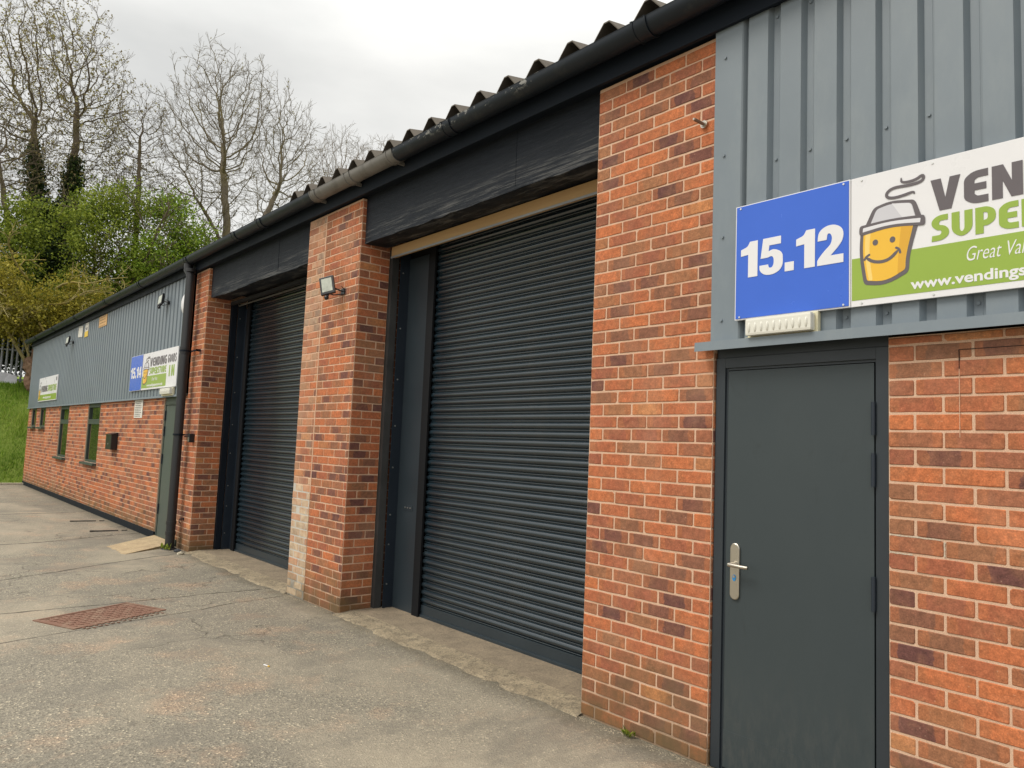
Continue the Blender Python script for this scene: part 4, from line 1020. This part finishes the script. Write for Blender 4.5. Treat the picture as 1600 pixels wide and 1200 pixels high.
# manhole
r = empty('manhole_cover', (-4.06, -1.74, -.0025), R(24)); tag(r, 'rusty rectangular manhole cover in the tarmac yard', 'manhole cover')
q = MB(); a0, a1, b0, b1 = -.23, .23, -.40, .42
q.box(a0-.03, a1+.03, b0-.03, b0, -.03, .004); q.box(a0-.03, a1+.03, b1, b1+.03, -.03, .004); q.box(a0-.03, a0, b0, b1, -.03, .004); q.box(a1, a1+.03, b0, b1, -.03, .004); q.build('frame', RUST, r)
q = MB(); q.box(a0+.006, a1-.006, b0+.006, b1-.006, -.03, .0)
for i in range(11):
    for j in range(14):
        x = a0+.03+i*.052; y = b0+.035+j*.054; 
        if (i+j) % 2: q.box(x, x+.034, y, y+.012, .0, .0045)
        else: q.box(x, x+.012, y, y+.034, .0, .0045)
q.build('cover', RUST, r)
# slot drains near left wall
for i, (x, lab) in enumerate(((-11.7, 'narrow dark slot drain, the one farther from the green door'), (-10.15, 'narrow dark slot drain, the one nearer the green door'))):
    r = empty('slot_drain', (x, -.42, 0), R(-12)); tag(r, lab, 'drain', 'slot drains by the left wall')
    q = MB(); q.box(-.035, .035, -.20, .20, -.02, .006); q.build('grate', DRN, r)
    q = MB(); q.box(-.03, .03, .25, .33, -.02, .006); q.build('end_cap', DRN, r)
# ramp by the left door
q = MB(); V = [(-8.98, .01, .035), (-8.05, .01, .035), (-7.75, -.55, .014), (-8.1, -.80, .004), (-7.55, -.72, .004)]
n = 16; V = []; rr = random.Random(4)
top = [(-8.98+i*(.98)/n, .015, .045) for i in range(n+1)]; bot = [(-8.28+i*(.80)/n+rr.uniform(-.02, .02), -.76+rr.uniform(-.025, .025), .006) for i in range(n+1)]
V = top+bot+[(b[0], b[1]-.02, -.03) for b in bot]+[(-8.0, .015, -.03), (-8.98, .015, -.03)]
q.add(V, [(i, n+1+i, n+2+i, i+1) for i in range(n)]+[(n+1+i, 2*n+2+i, 2*n+3+i, n+2+i) for i in range(n)]+[(n, 2*n+1, 3*n+2, 3*n+3), (0, 3*n+4, 2*n+2, n+1)])
o = q.build('concrete_ramp', RAMP_); tag(fixn(o), 'tan sloping concrete ramp slab in front of the green door', 'ramp')
# rubble at far pier foot
for i, (x, y, s_, mt, lab) in enumerate(((-7.22, -.13, .045, KERB, 'pale broken stone at the foot of the far brick pier'), (-7.45, -.10, .05, painted('slate', (.05, .055, .065), .8, .2, .3), 'dark slate coloured stone between drainpipe and pier corner'))):
    bm = bmesh.new(); bmesh.ops.create_icosphere(bm, subdivisions=2, radius=s_)
    for v in bm.verts: v.co *= rg.uniform(.8, 1.15); v.co.z *= .5
    q = MB(); q.addbm(bm); o = q.build('loose_stone', mt); o.location = (x, y, .012); tag(o, lab, 'stone')
q = MB(); q.cyl((0, 0, 0), (.045, .01, 0), .004, n=8); q.cyl((.045, .01, 0), (.062, .014, 0), .0042, n=8, mi=1); o = q.build('cigarette_end', [SIGNW, SIGNY]); o.location = (-1.93, -1.17, .006); tag(o, 'tiny white and yellow cigarette end on the tarmac', 'litter')
# loose grit along the wall foot and across the yard
q = MB(); rr = random.Random(19); rn = []
def pebble(x, y, z, s_):
    V = [(x+s_*rr.uniform(.6, 1.2)*cos(a_), y+s_*rr.uniform(.6, 1.2)*sin(a_), z) for a_ in (0, 1.25, 2.5, 3.8, 5.0)]+[(x+rr.uniform(-.3, .3)*s_, y+rr.uniform(-.3, .3)*s_, z+s_*rr.uniform(.5, .9))]
    q.add(V, [(i, (i+1) % 5, 5) for i in range(5)])
for i in range(5200):
    x = rr.uniform(-8, 1.0)
    if XB < x < 0 or XQ < x < XA: y = -.06-abs(rr.gauss(0, .05)) if rr.random() < .5 else rr.uniform(.14, .18)
    else: y = -.012-abs(rr.gauss(0, .035))
    pebble(x, y, .020 if y > 0 else -.004, rr.uniform(.0015, .0055))
for i in range(2600): pebble(rr.uniform(-7, 1), rr.uniform(-2.6, -.1), -.001, rr.uniform(.0012, .0036))
tag(q.build('loose_grit', concrete('grit_stone', (.12, .10, .075), (.42, .36, .27))), kind='stuff')
# weeds
def weed(x, y, n, h, label, seed, sp=.05):
    rr = random.Random(seed); q = MB(); rn = []
    for i in range(n):
        a = rr.uniform(0, 6.28); l = rr.uniform(.5, 1)*h; ox, oy = rr.uniform(-sp, sp), rr.uniform(-sp*.4, sp*.4)
        tip = Vector((ox+cos(a)*l*.6, oy+sin(a)*l*.6*.6-.01, l*rr.uniform(.4, 1))); b = Vector((ox, oy, 0)); md = (b+tip)*.5+Vector((0, 0, l*.15)); sd_ = Vector((-sin(a), cos(a), 0))*l*rr.uniform(.08, .2)
        q.add([b, md+sd_, tip, md-sd_], [(0, 1, 2, 3)]); rn.append(rr.random())
    q.attr = {'rnd': rn}; o = q.build('weed', LEAFG); o.location = (x, y, 0); tag(o, label, 'weed', 'weeds at the wall foot')
weed(.40, -.03, 34, .06, 'small green weed at the foot of the near brick pier', 1, .035)
weed(-7.72, -.17, 34, .11, 'low green weed beside the drainpipe foot', 2, .10)
# ------------------------------------------------------------------ fence and things on top of the bank
r = empty('palisade_fence', (-28.6, 0, 0)); tag(r, 'galvanised palisade fence on top of the grass bank', 'fence')
y = -6.; k = 0
while y < 2.2:
    zb = hz(-28.6, y)+.1; q = MB(); h = 1.55
    q.add([(-.004, y, zb), (.018, y+.035, zb), (-.004, y+.07, zb), (-.004, y, zb+h), (.018, y+.035, zb+h+.04), (-.004, y+.07, zb+h), (.018, y+.035, zb+h+.1)], [(0, 1, 4, 3), (1, 2, 5, 4), (3, 4, 6), (4, 5, 6)])
    q.build('pale', GALV, r); y += .155; k += 1
q = MB(); zb = hz(-28.6, -3); q.box(-.06, -.01, -9, 3, zb+.3, zb+.35); q.box(-.06, -.01, -9, 3, zb+1.35, zb+1.4); q.build('rail', GALV, r)
q = MB(); rr = random.Random(6)
V = []; n = 14
for i in range(n+1):
    y = -3+i*3.35/n; zb = hz(-27.9, y)
    V += [(-27.8+rr.uniform(-.04, .04), y, zb-.05), (-27.9+rr.uniform(-.04, .04), y, zb+.38+rr.uniform(-.05, .05)), (-28.15, y, zb+.36), (-28.2, y, zb-.05)]
q.add(V, [(4*i+j, 4*i+4+j, 4*i+5+j, 4*i+1+j) for i in range(n) for j in range(3)]+[(4*n, 4*n+1, 4*n+2, 4*n+3)])
tag(q.build('white_tarpaulin', SIGNLG), 'low white sheet of tarpaulin at the foot of the palisade fence', 'tarpaulin')
bm = bmesh.new(); bmesh.ops.create_icosphere(bm, subdivisions=4, radius=1)
for v in bm.verts: v.co = Vector((v.co.x*.8, v.co.y*.5, v.co.z*.95))*(1+.18*sin(v.co.x*5+v.co.z*4)+.14*sin(v.co.y*9+v.co.z*7)+.08*sin(v.co.y*23+v.co.z*19)+rg.uniform(-.05, .05))
q = MB(); q.addbm(bm); o = q.build('earth_mound', SOIL); o.location = (-27.2, .98, 3.35); tag(o, 'bare brown earth and root mound at the bank top by the building end', 'earth mound')

# ------------------------------------------------------------------ trees
class Tree:
    def __init__(s, seed): s.r = random.Random(seed); s.q = MB(); s.tips = []
    def rv(s, a=1): return Vector((s.r.gauss(0, a), s.r.gauss(0, a), s.r.gauss(0, a)))
    def branch(s, p, d, L_, r0, lvl, maxl, cfg):
        n = max(3, int(L_/cfg['seg'])) if lvl < maxl else 3
        n = min(n, 10); pts = [p.copy()]; d = d.normalized(); dirs = [d.copy()]
        for i in range(n):
            d = (d+s.rv(cfg['wob'])+Vector((0, 0, cfg['up']*(1 if lvl < 3 else .6)))).normalized()
            p = p+d*(L_/n); pts.append(p.copy()); dirs.append(d.copy())
        tip = cfg.get('tipr', .006)
        rad = [max(tip, r0*(1-.75*i/n) if lvl < maxl else r0*(1-.6*i/n)) for i in range(n+1)]
        s.q.tube(pts, rad, 7 if lvl == 0 else 5 if lvl == 1 else 3)
        if lvl >= maxl: s.tips.append((pts[-1], d)); s.tips.append((pts[-2], d)); return
        nc = cfg['n'][lvl]; st = cfg['start'][lvl]
        for k in range(nc):
            t = st+(1-st)*(k+s.r.random()*.8)/nc; t = min(t, .99); i = min(int(t*n), n-1); f = t*n-i
            bp = pts[i]*(1-f)+pts[i+1]*f; dd = dirs[i+1]
            perp = dd.orthogonal().normalized(); perp.rotate(Matrix.Rotation(k*2.4+s.r.uniform(-.5, .5), 3, dd))
            an = R(s.r.uniform(*cfg['ang'])); nd = dd*cos(an)+perp*sin(an)
            l = L_*cfg['len'][lvl]*s.r.uniform(.7, 1.15)*(1-.45*t if lvl < 2 else 1)
            s.branch(bp, nd, l, max(tip, rad[i]*s.r.uniform(.45, .65)), lvl+1, maxl, cfg)
def leaf_mesh(pts, size, rr, n_each, spread, mat, name, parent, flat=.6, base=None):
    q = MB(); rn = []
    for p, d in pts:
        cl = rr.gauss(.5, .16)
        for _ in range(n_each):
            c = Vector(p)+Vector((rr.gauss(0, spread), rr.gauss(0, spread), rr.gauss(0, spread)))
            a = Vector((rr.gauss(0, 1), rr.gauss(0, 1), rr.gauss(0, 1))).normalized(); b = a.orthogonal().normalized(); b.rotate(Matrix.Rotation(rr.uniform(0, 6.28), 3, a)); s_ = size*rr.uniform(.6, 1.3); e = a.cross(b)
            q.add([c-b*s_, c-e*s_*flat, c+b*s_, c+e*s_*flat], [(0, 1, 2, 3)]); rn.append(min(1, max(0, cl+rr.gauss(0, .22))))
    q.attr = {'rnd': rn}; return q.build(name, mat, parent)
def grown_tree(loc, stems, crowns, seed, barkm, label, step=.27, n_att=1200, kill=.36, twig=.42, ntw=2, tip=.0082, expo=2.12, leaves=None, up=.12, shell=.45, rmin=0.):
    """branches grown towards points scattered through the crown volume; stems: polylines with the first one rooted in the ground"""
    rng = np.random.RandomState(seed); rr = random.Random(seed)
    nodes = []; par = []
    for st in stems:
        pts = [Vector(p) for p in st['pts']]; prev = st.get('from', -1)
        if prev == -1: nodes.append(tuple(pts[0])); par.append(-1); prev = len(nodes)-1
        else:
            # nearest existing node to the first point
            d = [(Vector(n_)-pts[0]).length for n_ in nodes]; prev = int(np.argmin(d))
        for a_, b_ in zip(pts[:-1], pts[1:]):
            k = max(1, int((b_-a_).length/step))
            for i in range(1, k+1):
                c = a_.lerp(b_, i/k); nodes.append((c.x+rr.gauss(0, .025), c.y+rr.gauss(0, .025), c.z)); par.append(prev); prev = len(nodes)-1
    att = []
    for (c, rad, w_) in crowns:
        k = int(n_att*w_); v = rng.normal(size=(k, 3)); v /= np.linalg.norm(v, axis=1)[:, None]; v *= (rng.uniform(0, 1, k)**shell)[:, None]
        att.append(np.array(c)+v*np.array(rad)*(1+.10*rng.normal(size=(k, 1))))
    A = np.concatenate(att); P = np.array(nodes); par = list(par); alive = np.ones(len(A), bool)
    dmin = np.full(len(A), 1e9); near = np.zeros(len(A), int)
    def upd(newP, off):
        if len(newP) == 0: return
        D = np.linalg.norm(A[:, None, :]-newP[None], axis=2); j = D.argmin(1); dj = D[np.arange(len(A)), j]; mk = dj < dmin
        dmin[mk] = dj[mk]; near[mk] = j[mk]+off
    upd(P, 0)
    for it in range(160):
        idx = np.where(alive)[0]
        if len(idx) == 0: break
        acc = {}
        for i in idx:
            n_ = near[i]; d = A[i]-P[n_]; acc.setdefault(n_, []).append(d/(np.linalg.norm(d)+1e-6))
        new = []; off = len(P)
        for n_, ds in acc.items():
            d = np.mean(ds, 0)+rng.normal(size=3)*.16+np.array([0, 0, up]); d /= np.linalg.norm(d)+1e-6
            new.append(P[n_]+d*step); par.append(int(n_))
        new = np.array(new); P = np.concatenate([P, new]); upd(new, off)
        alive &= dmin > kill
        if len(P) > 15000: break
    n = len(P); ch = [[] for _ in range(n)]
    for i, p in enumerate(par):
        if p >= 0: ch[p].append(i)
    rad = np.zeros(n)
    for i in range(n-1, -1, -1):
        rad[i] = tip if not ch[i] else sum(rad[c]**expo for c in ch[i])**(1/expo)
        if ch[i]: rad[i] += .0004
    q = MB(); tips = []
    # chains
    starts = [i for i in range(n) if par[i] < 0]; stack = [(i, None) for i in starts]
    while stack:
        i, p = stack.pop(); chain = ([p] if p is not None else [])+[i]
        while ch[i]:
            c = max(ch[i], key=lambda k: rad[k])
            for o_ in ch[i]:
                if o_ != c: stack.append((o_, i))
            i = c; chain.append(i)
        pts = [Vector(P[k]) for k in chain]; rs = [rad[k] for k in chain]
        if p is not None: rs[0] = rs[1]
        if len(pts) > 1:
            big = max(rs); q.tube(pts, rs, 8 if big > .09 else 5 if big > .03 else 3)
        d0 = (pts[-1]-pts[-2]).normalized() if len(pts) > 1 else Vector((0, 0, 1)); tips.append((pts[-1], d0))
    for i in range(n):
        if rad[i] < .02 and par[i] >= 0:
            base = Vector(P[i]); d0 = (base-Vector(P[par[i]])).normalized()
            for _ in range(ntw+1 if not ch[i] else (2 if rr.random() < .5 else 1)):
                d = (d0+Vector((rr.gauss(0, .45), rr.gauss(0, .45), rr.gauss(.15, .4)))).normalized(); l = twig*rr.uniform(.5, 1.3)
                m_ = base+d*l*.5; d2 = (d+Vector((rr.gauss(0, .3), rr.gauss(0, .3), rr.gauss(.15, .25)))).normalized(); e_ = m_+d2*l*.5
                q.tube([base, m_, e_], [tip*.75, tip*.65, tip*.5], 3); tips.append((e_, d2))
                d3 = (d+Vector((rr.gauss(0, .6), rr.gauss(0, .6), rr.gauss(.2, .4)))).normalized(); q.tube([m_, m_+d3*l*.45], [tip*.6, tip*.5], 3)
    root = empty('tree', loc); tag(root, label, 'tree', 'trees above the grass bank')
    q.build('trunk_and_branches', barkm, root)
    if leaves: leaf_mesh([x for x in tips if rr.random() < leaves[0]], leaves[1], rr, leaves[2], leaves[3], leaves[4], 'crown', root)
    return root
# big ivy-clad tree, two stems
S1 = [dict(pts=[(0, 0, 0), (0, -.05, 2.5), (0, .05, 4.2)]), dict(pts=[(0, .0, 3.4), (.1, -.55, 5.6), (.2, -1.05, 8.6), (.1, -1.2, 10.5)], **{'from': 0}), dict(pts=[(0, .05, 4.2), (0, .25, 6.2), (0, .45, 8.8), (-.1, .35, 11.2)], **{'from': 0}), dict(pts=[(0, .3, 6.4), (.3, 1.6, 7.5), (.4, 2.8, 8.3)], **{'from': 0})]
root = grown_tree((-33, 1.85, 4.0), S1, [((0, -.9, 11.6), (3.0, 3.3, 4.3), .72), ((0, 1.3, 10.4), (2.2, 1.3, 2.6), .12), ((.2, 1.9, 8.6), (1.9, 1.5, 1.2), .10), ((0, -2.2, 8.4), (1.9, 1.7, 1.6), .06)], 5, BARK1,
    'tall tree at far left with ivy covered trunk and two main stems', n_att=5600, leaves=(.42, .055, 4, .08, LEAFO))
rr = random.Random(77); pts = []
for i in range(5600):
    st = S1[rr.choice([0, 1, 2, 2, 1])]['pts']; k = rr.randrange(len(st)-1); t = rr.random(); c = Vector(st[k]).lerp(Vector(st[k+1]), t)
    if c.z > 9.3 or (c.z > 8.0 and rr.random() < (c.z-7.8)/2.): continue
    sp = .10+max(0, (8.0-c.z))*.15+.08*sin(c.z*4)
    pts.append(((c.x+rr.gauss(0, sp), c.y+rr.gauss(0, sp), c.z), None))
leaf_mesh(pts, .07, rr, 7, .13, LEAFI, 'ivy', root)
# leaning thin tree at frame edge
grown_tree((-31, .9, 3.8), [dict(pts=[(0, 0, 0), (0, -.3, 3), (0, -1.1, 6.4), (0, -1.5, 8.2)])], [((0, -1.2, 8.0), (1.6, 1.9, 2.4), 1)], 21, BARK1, 'thin leaning bare tree at the left edge, left of the ivy trunk', n_att=1100, leaves=(.12, .05, 2, .07, LEAFO))
# slim tree mid
grown_tree((-30.5, 4.3, 4.2), [dict(pts=[(0, 0, 0), (0, .08, 4), (0, .0, 8.0), (0, -.1, 9.6)])], [((0, -.1, 9.2), (1.4, 1.45, 2.6), .7), ((0, .3, 6.9), (1.2, 1.6, 1.2), .3)], 33, BARK1, 'slim upright sparse tree between the ivy tree and the broad bare tree', n_att=1700, leaves=(.22, .05, 2, .07, LEAFO))
# broad bare tree
grown_tree((-30, 8.05, 3.9), [dict(pts=[(0, .0, 0), (0, -.05, 5.2), (0, -.2, 7.4), (-.1, -.5, 9.6)]), dict(pts=[(0, -.05, 5.6), (.2, 1.2, 7.2), (.2, 2.0, 9.2)], **{'from': 0}), dict(pts=[(0, -.1, 6.0), (.2, -1.5, 7.8)], **{'from': 0}), dict(pts=[(0, -.05, 5.3), (.4, 1.7, 6.3), (.4, 2.6, 6.9)], **{'from': 0})],
    [((0, -.3, 10.8), (3.2, 3.3, 4.0), .62), ((0, 2.2, 10.3), (2.4, 2.1, 3.2), .28), ((0, -1.9, 8.6), (1.6, 1.5, 1.8), .10)], 45, BARK2,
    'broad bare grey tree, its round crown above the middle of the roofline', n_att=5600, leaves=(.10, .045, 1, .05, LEAFO))
# pale small ones behind the roof
grown_tree((-36, 16.2, 6.0), [dict(pts=[(0, 0, 0), (0, 0, 6), (0, -.1, 9.2)])], [((0, 0, 10.9), (2.0, 2.0, 2.9), 1)], 51, BARKP, 'pale twiggy tree right of the broad bare tree, behind the ridge', n_att=1200, up=.3, twig=.55)
grown_tree((-38, 20.2, 6.0), [dict(pts=[(0, 0, 0), (0, 0, 7), (0, .1, 10)])], [((0, 0, 12.2), (2.0, 2.0, 2.9), 1)], 52, BARKP, 'palest twiggy treetop, rightmost above the roof edge', n_att=1100, up=.35, twig=.55)
# leafy shrubs: branches + clouds of leaves in lobes
def shrub(loc, lobes, mat, label, seed, nleaf, size, barkm=BARK1, name='hawthorn_bush', twig=None, group='bushes above the grass bank'):
    root = empty(name, loc); tag(root, label, 'bush' if 'bush' in name else 'tree', group); rr = random.Random(seed)
    t = Tree(seed); cfg = dict(seg=.4, wob=.16, up=.03, n=[6, 5, 3], start=[.3, .2, .1], ang=(25, 60), len=[.6, .55, .5], max=2, tipr=.009)
    for (cx, cy, cz, rx, ry, rz) in lobes:
        d = Vector((cx, cy, cz)); L_ = max(1, d.length*1.1); t.branch(Vector((0, 0, 0)), d.normalized(), L_, .035+L_*.010, 0, 3, dict(cfg, n=[7, 6, 4], start=[.35, .2, .1], max=3))
    t.q.build('branches', barkm, root)
    pts = []; tot = sum(l[3]*l[4]*l[5] for l in lobes)
    for (cx, cy, cz, rx, ry, rz) in lobes:
        k = int(nleaf*rx*ry*rz/tot/7)
        # sub-clumps give light and dark pockets
        cl = []
        for _ in range(max(12, int(k/14))):
            v = Vector((rr.gauss(0, 1), rr.gauss(0, 1), rr.gauss(0, 1))).normalized()*(rr.random()**.4); cl.append(Vector((cx+v.x*rx, cy+v.y*ry, cz+v.z*rz)))
        for _ in range(k):
            c = rr.choice(cl); s_ = .30
            pts.append((c+Vector((rr.gauss(0, s_), rr.gauss(0, s_), rr.gauss(0, s_*.7))), None))
    leaf_mesh(pts, size, rr, 7, .11, mat, 'crown', root, flat=.65)
    if twig:
        t = Tree(seed+5); cfg2 = dict(seg=.35, wob=.22, up=-.03, n=[7, 4, 3], start=[.2, .2, .1], ang=(25, 65), len=[.5, .5, .5], max=2, tipr=.011)
        for (p, d, l) in twig: t.branch(Vector(p), Vector(d), l, .045, 0, 2, cfg2)
        t.q.build('drooping_branches', BARK3, root)
    return root
shrub((-29.5, 3.3, 3.7), [(0, -.5, 2.6, 1.3, 1.6, 1.8), (0, 1.0, 4.2, 1.3, 1.5, 1.6), (.2, -.8, 5.8, 1.1, 1.2, 1.5), (.3, 1.3, 1.9, 1.2, 1.8, 1.7), (0, .4, 6.8, .9, 1.2, 1.1)], LEAFG, 'mid green hawthorn just right of the ivy covered trunk', 101, 48000, .055)
shrub((-29.0, 5.7, 3.8), [(0, .2, 2.6, 1.3, 1.7, 1.7), (.2, -.9, 4.4, 1.2, 1.4, 1.4), (0, .7, 5.3, 1.1, 1.2, 1.3), (.5, 1.3, 2.4, 1.2, 1.3, 1.5), (0, -.3, 6.8, .9, 1.0, .9)], LEAFB, 'bright fresh green bush beside the trunk of the broad bare tree', 102, 42000, .055)
shrub((-27.8, .8, 3.4), [(0, -.5, 2.2, 1.1, 1.4, 1.1), (.2, 1.0, 2.7, 1.0, 1.2, 1.0), (.3, .8, 1.5, .8, 1.0, .7), (-.3, -1.4, 3.2, 1.0, .9, .9), (.6, 2.3, 2.0, .9, 1.0, .9)], LEAFY, 'yellow green young oak with drooping lichen covered branches over the bank', 103, 20000, .05, BARK3, 'oak_sapling',
    twig=[((.1, -.4, 3.4), (.4, -.7, .2), 2.6), ((.2, .4, 3.2), (.6, .9, .0), 2.6), ((.2, .2, 2.6), (.6, .4, -.1), 2.4), ((.3, -.6, 2.4), (.5, -.4, -.1), 2.2), ((.3, .9, 2.2), (.5, .9, -.1), 2.2), ((.1, -1, 2.9), (.5, -.5, .1), 2), ((.3, 0, 1.9), (.5, .5, -.6), 1.8)], group=None)
shrub((-30.3, -.6, 3.7), [(0, -.8, 2.5, 1.3, 1.6, 1.6), (0, .9, 2.0, 1.2, 1.3, 1.6), (0, .2, 4.2, 1.1, 1.4, 1.4), (0, -.9, 5.4, 1.0, 1.3, 1.2), (0, .9, 5.8, .9, 1.0, 1.2), (0, -2.6, 3.8, 1.2, 1.5, 2.0)], LEAFG, 'dark green thicket at the left edge behind the palisade fence', 104, 46000, .055)
shrub((-31.5, 4.6, 3.9), [(0, -1.5, 1.6, 1.1, 2.0, 1.5), (0, 1.4, 1.6, 1.1, 2.0, 1.5), (0, 3.4, 1.8, 1.1, 1.6, 1.5)], LEAFI, 'darkest low ivy thicket behind the green bushes', 105, 22000, .065)
shrub((-30.6, 1.6, 3.6), [(0, -1.5, 1.2, .9, 1.8, 1.2), (0, 1.0, 1.4, .9, 1.6, 1.3), (0, -3.6, 1.0, .9, 1.6, 1.2)], LEAFI, 'dark ivy undergrowth at the foot of the ivy trunk', 106, 22000, .065)
